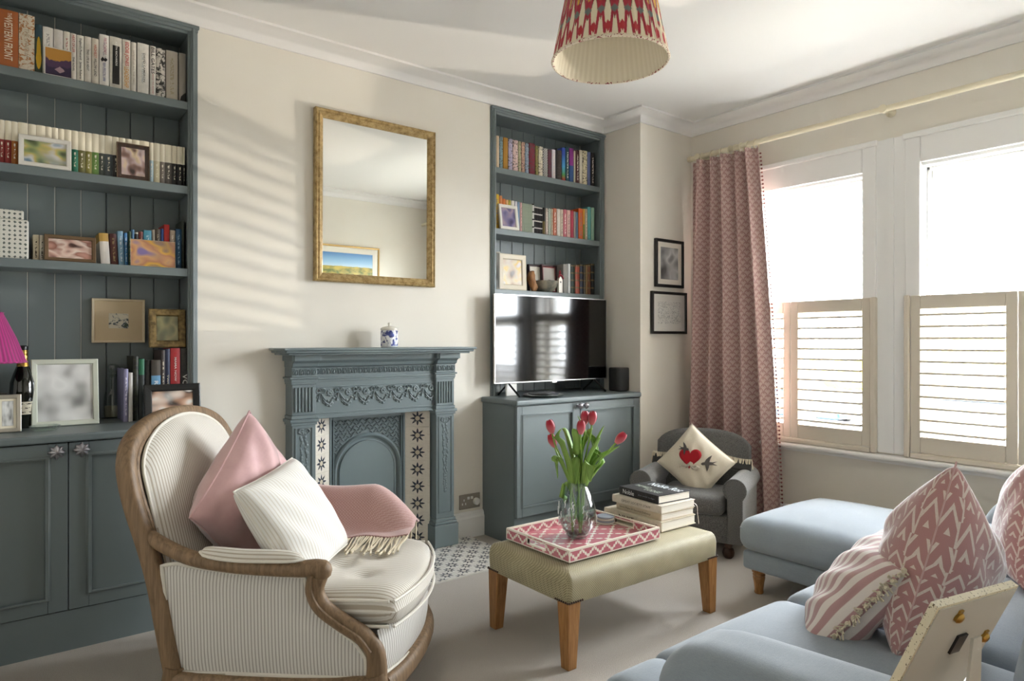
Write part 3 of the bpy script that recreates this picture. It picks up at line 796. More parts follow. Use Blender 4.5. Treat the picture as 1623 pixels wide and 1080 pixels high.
def book(loc, w, d, h, m, label, group, lean=0, texts=(), name='book', flip=False):
    """spine towards -y; origin at front bottom centre"""
    th = thing(name, label, 'book', loc, rot=(0, R(lean), 0), group=group)
    r = min(.0035, w * .18); b = MB(); n = 5           # cover: rounded spine + two boards
    P = [(-w / 2, d), (-w / 2, .004)] + [(-w / 2 + w * k / n, -.0035 * sin(pi * k / n) + .001) for k in range(n + 1)] + [(w / 2, .004), (w / 2, d), (w / 2 - .0016, d), (w / 2 - .0016, .006), (-w / 2 + .0016, .006), (-w / 2 + .0016, d)]
    b.prism(P, 0, h, 'xy'); b.build('cover', m, th)
    b = MB(); b.box(-w / 2 + .0016, w / 2 - .0016, .0062, d - .003, .002, h - .0035); b.build('pages', 'page_edges', th)
    for s, c, zc, L, H, dx in texts:
        lettering(s, ink(c), th, axes((dx, -.0040, h * zc), (0, 0, -1), (1, 0, 0)), L * h, H * w, bold=True)
    return th
def row(shelf, y, z, items, depth, side, where):
    n = 0
    for it in items:
        u0, u1, vt, m, desc = it[:5]; txt = it[5] if len(it) > 5 else (); lean = it[6] if len(it) > 6 else 0; dy = it[7] if len(it) > 7 else 0
        a, c = ony(u0 + .25, vt, y + dy), ony(u1 - .15, vt, y + dy); 
        lo, hi = (-.3, .7015) if side == 'L' else (2.4315, 3.3145); a.x = min(max(a.x, lo), hi - .004); c.x = min(max(c.x, lo + .004), hi); h = max(.05, (a.z + c.z) / 2 - z) if lean == 0 else (a.z - z)
        book(((a.x + c.x) / 2, y + dy, z + .0006), max(.004, c.x - a.x), min(depth, YB - y - dy - .004), h, m, '%s, %s from left, %s' % (desc, ORD[n], where), 'books on the ' + where, lean, txt)
        n += 1
Wt, Bk, Rd = '#e9e4da', '#1b1a19', '#b8322c'
row('L1', 3.318, ZL[0], [
 (-3, 29.3, 17, spine('#b5622a'), 'thick orange hardback', (('WESTERN FRONT', '#f3e3c8', .50, .74, .42, 0), ('THE', '#f3e3c8', .91, .09, .2, .004))),
 (29.7, 55, 24, spine('#ddd2bd', 'floral', '#b5763f'), 'thick cream and rust patterned hardback', (('THE LAND of', '#b9a98f', .5, .5, .3, 0),)),
 (55.4, 67, 40, spine('#3a4a3c', 'top', '#2f4a55'), 'dark green book with yellow pear'),
 (67.6, 84.3, 44, spine('#e9e4da', 'lines', '#b5b0a8'), 'white hardback behind the purple postcard', ()),
 (85, 100, 48, spine('#e2dcd4'), 'pale grey-white hardback', ()),
 (100.6, 111, 51, spine('#e3dccf', 'lines', '#c08a80'), 'slim cream hardback', ()),
 (111.5, 121, 54, spine('#e6ddd2'), 'white book with red lettering', (('HEAT OF LIFE', '#b54a40', .78, .36, .45, 0), ('THE NOVEL', '#2a2826', .35, .3, .35, 0))),
 (121.6, 133, 57, spine('#e4dfd3'), 'cream book with black lettering', (("England's Postcard   James Roberts", '#1f1d1b', .5, .86, .42, 0),)),
 (133.6, 144.6, 59, spine('#d8d2c6'), 'greyish cream book', (('THIS LIFE & HEAT', '#35322e', .5, .45, .35, 0),)),
 (145.2, 156.6, 62, spine('#d6cfbf'), 'beige book with red and black lettering', (('HIGHEST', '#b1533f', .72, .28, .4, 0), ('WILLOW LAND', '#2b2926', .38, .38, .4, 0))),
 (157.4, 172.8, 56, spine('#e2ddd6', 'lines', '#b9b2b5'), 'taller white book with black bird', (('FIRST CHERRY', '#b3707e', .78, .32, .3, .003), ('FREEDOM', '#9c9fb5', .28, .34, .3, 0))),
 (173.6, 193.2, 60, spine('#dcd7cb'), 'white hardback with a black portrait panel', (('KEITH RICHARDS', '#f0ede6', .68, .46, .16, .002),)),
 (193.8, 206.8, 64, spine('#e5dfd2'), 'white book with red and orange capitals', (('EDDIE JONES', '#c23328', .72, .46, .62, 0), ('LEADERSHIP', '#d69a3c', .27, .40, .55, 0))),
 (207.4, 216, 68, spine('#e0dbcf'), 'slim white hardback', (('SAPIENS OF ALL THE TIMES', '#a89d90', .5, .68, .3, 0),)),
 (217.6, 236, 70, spine('#e6e2d8'), 'thick white hardback with black and grey capitals', (('DAVID CAMERON', '#3b3a38', .53, .56, .17, .004), ('FOR THE RECORD', '#9aa3a8', .51, .58, .15, -.003))),
 (237.6, 246.8, 74, spine('#e4dfd5'), 'slim white book with large black capitals', (('BILL GATES', '#2c2b2a', .71, .52, .62, 0), ('HOW TO AVOID', '#b3635a', .25, .4, .25, 0))),
 (247.3, 262, 78, spine('#cfc9be', 'photo', '#23211f'), 'black and white photographic hardback', ()),
 (263.2, 282, 82, spine('#b7ae9e', 'lines', '#a3977c'), 'thick stone grey hardback', ()),
 (283.6, 298.5, 86, spine('#9c958a', 'top', '#9c958a'), 'grey-brown hardback beside the frame', ()),
], .165, 'L', 'left bookcase top shelf')
# yellow pear and portrait panel printed on two spines
a = ony(61, 66, 3.318); o = MB(); o.m = Matrix.Translation((ony(60.6, 70, 3.313).x, 3.3135, ZL[0] + .088)); o.prism([(.011 * cos(2 * pi * k / 18) * (1 if sin(2 * pi * k / 18) < 0 else .72), .062 * sin(2 * pi * k / 18)) for k in range(18)], -.0002, .0004)
def find_book(txt): return next(q for q in bpy.data.objects if q.parent is None and q.get('label', '').startswith(txt))
def emblem(bk, poly, c, z, dx=0, y=-.0032):
    b = MB(); b.prism([(p[0] + dx, p[1] + z) for p in poly], y - .0002, y + .0004); return b.build('emblem', ink(c), bk)
emblem(find_book('dark green book with'), [(.010 * cos(2 * pi * k / 18) * (1 if sin(2 * pi * k / 18) < 0 else .7), .066 * sin(2 * pi * k / 18)) for k in range(18)], '#c9a021', .085)
_kb = find_book('white hardback with a black portrait'); emblem(_kb, [(-.0125, -.085), (.0135, -.085), (.014, .078), (-.012, .080)], '#1a1918', .107)
emblem(find_book('taller white book with black bird'), [(-.013, 0), (-.006, .012), (0, .004), (.005, .010), (.012, .003), (.006, -.006), (-.004, -.004), (-.009, -.010)], '#1d1b1c', .115)
emblem(find_book('grey-brown hardback beside'), [(-.012, -.02), (.0135, -.02), (.0135, .026), (.004, .018), (-.006, .006)], '#161616', .0205)
# postcard leaning on the top shelf
def postfn(t):
    g = t.xyz('gen'); n = t.noise(4, 'gen', detail=4); h = g[2] + (n - .5) * .5 - (g[0] - .4).abs() * .3
    c = t.mix(h.band(.50, .54), '#4a3150', '#c08a3a'); c = t.mix((h + .0).band(.26, .22), c, '#2e2140')
    return t.mix(((g[0] - .55).abs() + (g[2] - .22).abs() * 1.6 + n * .2).lt(.30), c, '#a98f96')
mat('postcard_print', postfn, .5)
a, c = ony(70, 100, 3.302), ony(115, 100, 3.302); zt = ony(92, 77, 3.302).z
picture('postcard', 'purple and orange landscape postcard leaning on the top left shelf', 'postcard', ((a.x + c.x) / 2, 3.303, ZL[0] + .001), c.x - a.x, zt - ZL[0], .004, mat('card_white', '#e8e2d6', .6), 'postcard_print', depth=.003, tilt=2)

cols2 = ['#8e2c2c', '#94302c', '#a8652a', '#b0552c', '#a3502e', '#9a6a2e', '#b58a36', '#c2a03c', '#8a9a3e', '#3e7a4a', '#1f7156', '#6e6a38', '#8a8440', '#6f9348', '#4b524a', '#50595c', '#2b2a2c', '#6b5a50', '#7b6f6a', '#b0a8a0', '#8e8c90', '#a8bcc4', '#cdc3a2', '#7a6f66', '#5c5650', '#1e1d1e', '#1b1b1c', '#19191a', '#17171a']
cn2 = ['crimson', 'dark red', 'amber brown', 'rust', 'brick', 'ochre brown', 'golden', 'yellow', 'lime', 'leaf green', 'emerald', 'dark olive', 'olive', 'grass green', 'charcoal green', 'slate', 'near-black', 'brown', 'taupe', 'pale grey', 'mid grey', 'pale blue', 'cream', 'grey-brown', 'dark taupe', 'black', 'black', 'black', 'black']
ub = [-2, 7.6, 18, 28.3, 44.5, 57.3, 72, 82.2, 92.5, 102.0, 113.3, 124, 135.4, 145.7, 157, 166, 178.4, 188.6, 198.8, 209.6, 221.6, 236.4, 243.4, 253.5, 261.4, 272.6, 280.6, 289.8, 299.6]
items = []
for i in range(len(ub) - 1):
    vt = 191 + (236.5 - 191) * ub[i] / 300
    tx = ()
    items.append((ub[i], ub[i + 1], vt, spine(cols2[i], 'half'), 'small cream-topped %s paperback' % cn2[i], tx))
row('L2', 3.330, ZL[1], items, .12, 'L', 'left bookcase second shelf')
row('L3', 3.345, ZL[2], [
 (52, 62, 373, spine('#d9cdb2', 'lines', '#4b3d2e'), 'old cream book beside the white canister', (), 0),
 (62.4, 71, 374, spine('#c4bcae', 'lines', '#39342f'), 'grey printed book tucked behind the wooden photo frame', (), 0),
 (160, 175.0, 370, spine('#e6dfd6', 'top', '#b9954a'), 'leaning white book with a gold top panel', (), -3.5),
 (176.0, 187.5, 371, spine('#4a1d18', 'lines', '#8d7a52'), 'leaning dark red hardback', (), -3),
 (188.4, 197.6, 367, spine('#7fa6c0', 'lines', '#d5dfe4'), 'leaning pale blue paperback', (), -2.5),
 (197.9, 203.4, 370, spine('#3f7cb0', 'lines', '#d5e2ea'), 'slim mid blue paperback', (), -1.5),
 (203.6, 208.2, 368, spine('#41583c', 'lines', '#9aa06a'), 'slim green paperback', (), 0),
 (208.6, 213, 365, spine('#e4ded4', 'top', '#5d86ad'), 'slim white paperback with blue top', ()),
 (213.4, 219.2, 369, spine('#33302e', 'bands', '#c4bfae'), 'slim black paperback with pale bands', ()),
 (219.6, 226.6, 368, spine('#6b2a22', 'lines', '#c8a96a'), 'maroon paperback', ()),
 (227.4, 240.4, 366, spine('#4d97b0', 'lines', '#c5dfe6'), 'wide turquoise paperback', ()),
 (240.9, 245.6, 365, spine('#b5ab9a'), 'thin stone coloured paperback', ()),
 (246, 254.4, 364, spine('#4f4337', 'lines', '#a89a80'), 'brown paperback', ()),
 (254.9, 259.4, 363.5, spine('#e1ddda', 'split', '#3a5799'), 'slim white and blue paperback', ()),
 (259.8, 268.6, 357, spine('#c3201d'), 'taller bright red hardback', ()),
 (269.2, 278, 366, spine('#b3a392', 'lines', '#e6ddd0'), 'beige paperback', ()),
 (278.6, 287.8, 364, spine('#2f5578', 'lines', '#8fb2cc'), 'denim blue hardback', ()),
 (288.2, 292.8, 351, spine('#2d3a30'), 'tall dark green hardback', ()),
 (293.2, 299.4, 354, spine('#20242a'), 'tall charcoal hardback against the frame', ()),
], .13, 'L', 'left bookcase third shelf')

R1 = [(780.6, 784.2, 209, '#5d3a36', None, 'dark red album'), (784.4, 786.3, 208, '#b98d80', None, 'thin rose booklet'), (786.6, 791.3, 216, '#e9cfae', None, 'cream cloth book'), (791.6, 797.2, 218, '#7f9aa0', 'floral', 'grey-blue patterned book'),
 (797.6, 805.3, 219, '#b5821f', None, 'mustard cloth book'), (805.8, 812.6, 221, '#b9b0c8', 'floral', 'lilac patterned book'), (813, 821.2, 223, '#e0c3bd', 'floral', 'pale pink floral book'), (821.6, 826.3, 225, '#b2ad86', 'floral', 'sage floral book'),
 (826.7, 832, 226, '#c9a08a', 'floral', 'rose-beige book'), (832.4, 838.2, 228, '#8f9db0', 'floral', 'blue and grey patterned book'), (838.6, 848.2, 228, '#7b1630', 'floral', 'wide crimson book'), (848.8, 853.6, 232, '#8a8446', 'floral', 'olive book'),
 (854, 860.3, 233, '#e2dac2', 'floral', 'ivory floral book'), (860.8, 868.3, 236, '#17181b', 'geo', 'black and white geometric book'), (868.7, 874.6, 238, '#5b2436', 'floral', 'maroon book'), (875, 880.6, 238, '#dcd6da', 'lines', 'white cloth book'),
 (881, 883.6, 236, '#141316', None, 'thin black book'), (884, 890.4, 239, '#3a2c22', 'floral', 'dark brown floral book'), (890.8, 896.4, 235, '#2d4aa8', 'rainbow', 'rainbow striped book'), (896.8, 902.2, 234, '#1f4a52', 'lines', 'dark teal book'),
 (902.6, 909.2, 236, '#2a4f86', 'split', 'purple and blue book'), (909.6, 912.3, 240, '#c9c4a8', None, 'thin putty coloured book'), (912.7, 918, 239, '#4a1b1e', 'lines', 'oxblood book'), (918.4, 923.4, 239, '#d8cdba', None, 'oatmeal book'),
 (923.8, 930.9, 240, '#d9cfae', 'floral', 'cream and green floral book'), (931.3, 936.2, 242, '#6470a0', None, 'periwinkle book'), (936.6, 942.2, 243, '#1d1a1a', 'lines', 'black book')]
row('R1', 3.322, ZR[0], [(a, b_, v, spine(c, s, '#8d2a86' if 'purple' in d else ('#e6e4df' if s == 'geo' else ('#f0e6d8' if s == 'lines' else ('#4f4a44' if s == 'floral' and 'black' not in d else '#e8ded0')))), d) for a, b_, v, c, s, d in R1], .14, 'R', 'right bookcase top shelf')
R2 = [(780.2, 783.8, 307, '#d99a3a', 'top', 'orange and white book'), (784.2, 791.0, 308.5, '#d9b22a', 'lines', 'wide yellow book'), (791.3, 796.3, 311, '#c9793a', None, 'burnt orange book'), (796.6, 801.3, 316, '#dd7a35', None, 'bright orange book'), (801.6, 806, 317.5, '#d9a66a', None, 'apricot book'),
 (806.3, 809.8, 318, '#b9b03c', None, 'slim lime book'), (810.2, 815.4, 319, '#e3ddd6', 'lines', 'white printed book'), (815.8, 820, 320, '#cfcad2', None, 'pale mauve book'), (820.3, 824, 321, '#7c98b8', None, 'powder blue book'), (824.2, 827.6, 322, '#d6a8a4', 'lines', 'blush book')]
for k in range(8): R2.append((827.8 + k * 2.02, 829.7 + k * 2.02, 322.5 + k * .35, '#b4c0ac', None, 'thin sage green volume'))
R2.append((844.2, 846.8, 323.5, '#e4e2de', 'bands', 'white and black banded book'))
for k in range(5): R2.append((847.1 + k * 2.6, 849.5 + k * 2.6, 328 + k * .5, '#2a2527', 'bands', 'thin black volume with a white band'))
R2 += [(860.4, 864.3, 330, '#6b5a2a', 'split', 'black and gold book'), (864.6, 868.8, 331, '#b8a89c', 'lines', 'dusty pink printed book'), (869.1, 873.3, 331.5, '#4c6a4a', 'geo', 'green and white book'), (873.6, 876.4, 332, '#d8ceb4', 'lines', 'slim cream book'), (876.7, 882.3, 331, '#b9684a', 'lines', 'terracotta book'),
 (882.7, 888, 332, '#e4dcd2', None, 'plain white book'), (888.3, 892.8, 333, '#d5c6b2', 'lines', 'cream, blue and red book'), (893.1, 898.3, 333, '#c46a78', 'lines', 'rose pink book'), (898.6, 904.3, 334, '#dbb0a8', 'lines', 'salmon printed book'), (904.7, 909.4, 335, '#b32b48', None, 'crimson paperback'),
 (909.7, 912.5, 336, '#b3a69a', None, 'slim taupe book'), (912.8, 916.6, 337, '#5c7a92', None, 'steel blue book'), (917, 924, 331.5, '#d4622c', 'lines', 'tall orange book'), (924.3, 927.2, 332, '#7d8a3a', 'split', 'green and amber book'), (927.5, 931.2, 332, '#cbb79c', 'lines', 'sand coloured book'),
 (931.5, 936.6, 329, '#62b0b0', None, 'turquoise hardback'), (937, 942.2, 330, '#8fb39c', None, 'pale jade hardback')]
row('R2', 3.326, ZR[1], [(a, b_, v, spine(c, s, {'geo': '#e4e6de', 'top': '#e9e2d6', 'bands': '#e6e2dc' if c != '#e4e2de' else '#1c1b1b', 'split': '#191716' if 'black' in d else '#d09a3a'}.get(s, '#8d7f78' if s == 'lines' and c[1] in 'de' else '#ece4d8')), d) for a, b_, v, c, s, d in R2], .13, 'R', 'right bookcase middle shelf')
R3 = [(892.8, 899.6, 419.5, '#8d8c86', None, 'grey cloth book'), (900, 904.4, 419, '#d9dcdb', None, 'white book'), (904.8, 911.2, 421, '#24362c', 'bands', 'dark green gilt-banded book'), (911.6, 918.8, 421, '#97452f', 'bands', 'russet antique book'), (919.2, 924.6, 420, '#232b3c', 'bands', 'navy antique book'),
 (924.9, 928.4, 421, '#4a4338', 'bands', 'dark khaki antique book'), (928.7, 931.4, 421, '#8a6a3e', None, 'slim tan book'), (931.7, 936.4, 420.5, '#6b3d22', 'bands', 'chestnut antique book'), (936.7, 942.2, 419, '#1c1f1d', 'bands', 'black antique book')]
row('R3', 3.335, ZR[2], [(a, b_, v, spine(c, s, '#6b5a3a'), d) for a, b_, v, c, s, d in R3], .13, 'R', 'right bookcase bottom shelf')

# ------------------------------------------------------------------ ornaments and frames on the shelves
blur('photo_field', ['#3d4a2c', '#8d9a62', '#c8b66a', '#d9dadc', '#6f8aa0'], 2.0, 1); blur('photo_couple', ['#3a2c28', '#8a6a60', '#cbb6b4', '#d9c3a0', '#6a4a3c'], 2.2, 2)
blur('photo_group', ['#4a2a26', '#c9a89a', '#e0d0c4', '#8a5a4c', '#b98a7c'], 2.4, 3); blur('photo_embrace', ['#7a6a9a', '#c99a6a', '#b0785c', '#d9a838', '#8d7466'], 2.0, 4)
blur('photo_mono', ['#4c4c4a', '#9a9a98', '#d9d9d7', '#efefed', '#dededc'], 2.0, 5); blur('photo_child', ['#efe9e2', '#d8b49a', '#b58a70', '#3a2a24', '#efece6'], 2.0, 6)
blur('photo_party', ['#5a4a40', '#b99a78', '#cfc2a0', '#d9b24a', '#c9c2bc'], 2.2, 7); blur('photo_dusk', ['#2c2a4a', '#5a5480', '#8a80a4', '#b09aa4', '#6a6288'], 1.6, 8)
blur('photo_grey', ['#2c2c2c', '#7a7a7a', '#a8a8a8', '#d0d0d0', '#8a8a8a'], 1.8, 9); blur('photo_gold', ['#4a4a34', '#6a6a4c', '#9a9468', '#7c7850', '#55523a'], 1.4, 10)
mat('frame_white', '#e2ded4', .45); mat('frame_sage', '#cfd3c4', .4); mat('frame_silver', '#b9b3a6', .35, .6); mat('frame_brown', '#6b543a', .45, .2)
def std(name, label, u0, u1, vt, vb, y, z, border, fm, photo, **kw):
    a, c = ony(u0, vt, y), ony(u1, vt, y); h = (a.z + c.z) / 2 - z; cat = kw.pop('cat', 'photo frame')
    return picture(name, label, cat, ((a.x + c.x) / 2, y, z + .0008), c.x - a.x, h, border, fm, photo, **kw)
std('framed_photo', 'wide white photo frame with a blurred field on the second left shelf', 29, 113, 219, 0, 3.302, ZL[1], .018, 'frame_white', 'photo_field', mount=.0, tilt=3)
std('framed_photo', 'floating glass photo frame with thin dark edge on the second left shelf', 185, 237, 229, 0, 3.304, ZL[1], .003, 'frame_brown', 'photo_couple', mount=.016, mm='window_glass', tilt=3, depth=.008)
std('framed_photo', 'brown wooden frame with a group photo on the third left shelf', 70, 152, 375, 0, 3.315, ZL[2], .015, 'frame_brown', 'photo_group', tilt=4)
std('photo_print', 'unframed colour photo of people leaning on books on the third left shelf', 207, 278, 382, 0, 3.308, ZL[2], .001, 'card_white', 'photo_embrace', depth=.003, tilt=3, cat='photo')
# white lattice canister
p0, p1 = ony(-8, 380, 3.36), ony(45, 380, 3.36); cx = (p0.x + p1.x) / 2; wd = (p1.x - p0.x)
can = thing('ceramic_canister', 'white square ceramic canister with rows of small grey motifs', 'canister', (cx, 3.385, ZL[2] + .0006))
def canfn(t):
    p = t.xyz('obj'); fx, fz = (p[0] * 58).fr() - .5, (p[2] * 58).fr() - .5
    k = ((fx.abs() + fz.abs()) + t.noise(150, detail=1) * .5).lt(.56)
    return t.mix(k, '#dcdad0', '#5e6560')
mat('motif_ceramic', canfn, .3)
b = MB(); b.box(-wd / 2, wd / 2, -.065, .06, 0, .158); b.build('body', 'motif_ceramic', can, bevel=.008, seg=3)
b = MB(); b.box(-wd / 2 + .012, wd / 2 - .016, -.055, .05, .158, .196); b.build('lid', 'motif_ceramic', can, bevel=.006, seg=3)
# --- on the left cupboard
YD = 3.0
hang = ony(145, 469, YB - .01); h2 = ony(229, 475, YB - .01)
def botfn(t):
    g = t.xyz('gen'); d = ((g[0] - .5) * (g[0] - .5) + (g[2] - .5) * (g[2] - .5)).sqrt(); n = t.noise(7, 'gen', detail=4, dist=1.5)
    return t.mix((n.band(.52, .57)) * d.lt(.42), '#d9d2bf', t.mix(n.gt(.6), '#5c6470', '#3e4a3c'))
mat('botanical_print', botfn, .5)
bt = picture('picture', 'small botanical print in a pale frame hung inside the left bookcase', 'picture', ((hang.x + h2.x) / 2, YB - .012, ony(187, 544, YB - .012).z), h2.x - hang.x, hang.z - ony(145, 544, YB).z - .012, .010, mat('frame_pale', '#d9c9ab', .5), 'botanical_print', mount=.0, depth=.02)
bt_ph = [q for q in bt.children if q.name.startswith('photo')][0]
pw, ph = (h2.x - hang.x), hang.z - ony(145, 544, YB).z - .012
b = MB(); ring([(-pw / 2 + .009, .009), (pw / 2 - .009, 0), (0, ph - .009), (0, 0)], [(0, .0012), (0, .003), (.056, .003), (.056, .0012)], b); b.build('mount', mat('mount_buff', '#cfbb98', .7), bt)
bt_ph.data = bt_ph.data  # print shows inside the mount
for nm, lab, u0, u1, vt, vb, fm, ph_, bd, mt, tl, rz in (
  ('framed_photo', 'large pale sage frame with a blurred black and white photo', 45.5, 157, 571, 676, 'frame_sage', 'photo_mono', .021, .0, 9, 0),
  ('framed_photo', 'small silver frame at the left edge of the cupboard top', -14, 34, 627, 687, 'frame_silver', 'photo_mono', .016, .010, 9, 0)):
    q = onz((u0 + u1) / 2, vb, CT); y = q.y; a, c = ony(u0 + 4, vb, y), ony(u1, vb, y); ht = ony((u0 + u1) / 2, vt, y + .02).z - CT
    picture(nm, lab, 'photo frame', ((a.x + c.x) / 2, y, CT + .001), c.x - a.x, ht * 1.01, bd, fm, ph_, mount=mt, tilt=tl, rz=rz, easel=True)
y = 3.20; a, c = ony(229, 640, y), ony(318, 640, y)
picture('framed_photo', 'black frame with a photo of a child standing behind the striped armchair', 'photo frame', ((a.x + c.x) / 2, y, CT + .001), c.x - a.x, ony(270, 610, y).z - CT, .030, 'black_frame', 'photo_child', tilt=7, easel=True)
# standing books right of the decanter
YL4 = 3.30
for u0, u1, vt, m, dsc, tx, dy in (
  (196, 203.5, 586, spine('#8f8cae', 'lines', '#d9d6e4'), 'lilac magazine standing next to the glass decanter', (), -.02), (204, 210.6, 592, spine('#d9d6d0'), 'white magazine standing next to the lilac one', (), -.02),
  (210.8, 219.4, 566, spine('#2f3220', 'photo', '#14150f'), 'tall dark olive book beside the white magazine', (), 0), (220, 229.2, 570, spine('#1c2420', 'top', '#1f6a48'), 'black book with a green top beside the olive one', (), 0),
  (229.8, 239.6, 572, spine('#141414'), 'plain black book left of the pale blue one', (), .01), (240, 254.8, 572, spine('#6fa3c9', 'top', '#4d463f'), 'pale blue book with white lettering under the gold frame', (('RICHARD II', '#eef4f8', .36, .58, .42, 0),), 0),
  (255.4, 261.8, 556, spine('#4b4240', 'lines', '#c9bda8'), 'brown striped book under the gold frame', (), 0), (262.2, 269.4, 554, spine('#2c3450', 'lines', '#2c3450'), 'slim navy book under the gold frame', (('TWO EARTHS', '#d9c9a8', .42, .42, .4, 0),), 0),
  (270.2, 285.6, 553, spine('#b5262b'), 'thick red book under the gold frame', (('MAMA NOW', '#f2e6e0', .7, .34, .22, 0),), 0), (286.4, 299.6, 553, spine('#121213'), 'black book with large white letters beside the stile', (('VOGUE', '#e8e6e2', .42, .42, .62, 0),), 0)):
    a, c = ony(u0 + .2, vt, YL4 + dy), ony(u1 - .2, vt, YL4 + dy)
    book(((a.x + c.x) / 2, YL4 + dy, CT + .0006), c.x - a.x, .17 - dy, a.z - CT, m, dsc, 'books standing on the left cupboard', 0, tx)
a, c = ony(237, 490, YL4 + .02), ony(295, 490, YL4 + .02); zb = ony(270, 553, YL4).z
mat('carved_gold', lambda t: t.mix(t.noise(40, detail=5).band(.4, .6), '#5a4b2e', '#8c764c'), .45, .6, bump=lambda t: t.vor(70), bstr=.7)
picture('framed_photo', 'square carved gold frame leaning on top of the red and navy books', 'photo frame', ((a.x + c.x) / 2, YL4 + .03, zb + .004), c.x - a.x, a.z - zb - .004, .031, 'carved_gold', 'photo_gold', tilt=4, depth=.022)
# champagne bottle
bx = ony(36, 600, 3.32)
bt = thing('champagne_bottle', 'dark champagne bottle with gold foil neck beside the sage frame', 'bottle', (bx.x, 3.32, CT + .0006))
mat('bottle_glass', '#0b0f0a', .08, coat=.5); mat('gold_foil', lambda t: t.mix(t.noise(90).band(.4, .6), '#8a6a2c', '#d8b566'), .3, .9, bump=140, bstr=.6)
b = MB(); b.lathe([(.038, 0), (.044, .004), (.044, .15), (.042, .18), (.032, .215), (.021, .245), (.0165, .27), (.0155, .30), (.0165, .302), (.0165, .315), (.012, .318)], n=32); b.build('body', 'bottle_glass', bt, smooth=True, ang=60)
b = MB(); b.lathe([(.0215, .243), (.0176, .268), (.0172, .302), (.0182, .306), (.0182, .320), (.014, .326), (.004, .327)], n=28); b.build('foil', 'gold_foil', bt, smooth=True)
b = MB(); b.lathe([(.0184, .309), (.019, .316), (.018, .324), (.012, .3275), (.003, .328)], n=24); b.build('cap', 'black_plastic', bt, smooth=True)
b = MB(); b.grid(lambda s, t_: (.0446 * cos(-pi * .5 + (s - .5) * 2.6), .0446 * sin(-pi * .5 + (s - .5) * 2.6), .055 + .05 * t_), 20, 1); lb = b.build('label', mat('bottle_label', lambda t: t.mix((t.xyz('uv')[1] * 3).tri().lt(.3) * t.noise(160, detail=1).gt(.5), '#cfc6ae', '#3a342a'), .6), bt, smooth=True)

# little pale round vase in the shade behind the bottle
q = ony(3, 640, 3.36); b = MB(); b.lathe([(.02, 0), (.034, .01), (.046, .04), (.046, .07), (.034, .10), (.02, .115), (.018, .13), (.021, .136)], n=24)
tag(b.build('vase', mat('grey_ceramic', '#8d8c84', .4), smooth=True, at=(0, 0, 0)), 'small grey round vase in the shadow behind the silver frame', 'vase').location = (q.x, 3.40, CT + .0006)
# glass decanter
q = onz(181, 664, CT)
dc = thing('glass_decanter', 'clear ribbed glass decanter with stopper on the left cupboard', 'decanter', (q.x, q.y + .03, CT + .0006))
b = MB(); b.lathe([(.03, 0), (.037, .004), (.038, .02), (.038, .09), (.034, .11), (.021, .125), (.018, .135), (.0205, .142), (.017, .148), (.0205, .155), (.017, .162), (.0205, .169), (.017, .176), (.017, .19), (.025, .196)], n=32, cap=False); b.build('body', 'thick_glass', dc, smooth=True, ang=70)
b = MB(); b.lathe([(.014, .185), (.015, .205), (.023, .212), (.025, .225), (.022, .236), (.010, .242), (.002, .243)], n=24); b.build('stopper', 'thick_glass', dc, smooth=True)
b = MB(); b.lathe([(.028, -.0), (.0335, .003), (.0345, .050), (.033, .052)], n=28); b.build('candle', mat('wax', '#a8a28c', .5), dc, smooth=True, ang=50).location = (0, 0, .003)
# glass dish
q = onz(71, 683, CT)
b = MB(); b.lathe([(.002, .003), (.038, .003), (.047, .012), (.050, .022), (.047, .022), (.043, .013), (.035, .007), (.002, .007)], n=36, wob=lambda a, z: 1 + .03 * cos(14 * 2 * pi * a))
tag(b.build('glass_dish', 'thick_glass', smooth=True, at=(0, 0, 0)), 'shallow clear glass dish in front of the sage photo frame', 'dish').location = (q.x, q.y, CT - .0024)
# small wire clip behind the sage frame
q = ony(112, 570, 3.38); b = MB(); b.tube(spl([(-.014, 0, 0), (-.016, 0, .22), (0, 0, .232), (.012, 0, .225), (.016, 0, .236), (.012, 0, .244), (.004, 0, .24)], 6), .0018, 6); b.tube([(0, 0, .236), (-.018, 0, .236)], .004, 6)
# magenta table lamp at the left edge
q = ony(-19, 600, 3.20)
lp = thing('table_lamp', 'table lamp with a pleated magenta shade at the left edge of the cupboard', 'lamp', (q.x, 3.20, CT + .0006))
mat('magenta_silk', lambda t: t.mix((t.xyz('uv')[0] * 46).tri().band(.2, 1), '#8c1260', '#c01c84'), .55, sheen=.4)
zt, zb = ony(0, 497, 3.20).z - CT, ony(0, 576, 3.12).z - CT; r0, r1 = .045, .118
b = MB(); wb = lambda a, z: 1 + .012 * cos(46 * 2 * pi * a)
b.lathe([(r1, zb), (r1 * .55 + r0 * .45, zb + (zt - zb) * .5), (r0, zt), (r0 - .002, zt), (r1 * .54 + r0 * .44, zb + (zt - zb) * .5), (r1 - .003, zb)], n=184, cap=False, wob=wb); b.build('shade', 'magenta_silk', lp, smooth=True)
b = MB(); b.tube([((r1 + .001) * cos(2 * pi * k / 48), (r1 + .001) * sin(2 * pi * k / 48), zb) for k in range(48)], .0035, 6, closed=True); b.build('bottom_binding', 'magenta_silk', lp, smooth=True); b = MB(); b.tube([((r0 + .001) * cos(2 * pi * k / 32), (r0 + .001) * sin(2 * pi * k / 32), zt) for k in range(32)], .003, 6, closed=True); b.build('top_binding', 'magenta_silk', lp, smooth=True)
b = MB(); b.lathe([(.05, 0), (.052, .008), (.02, .02), (.012, .04), (.022, .07), (.03, .1), (.02, .14), (.009, .16), (.009, zt - .01)], n=24); b.build('base', 'dark_wood', lp, smooth=True)
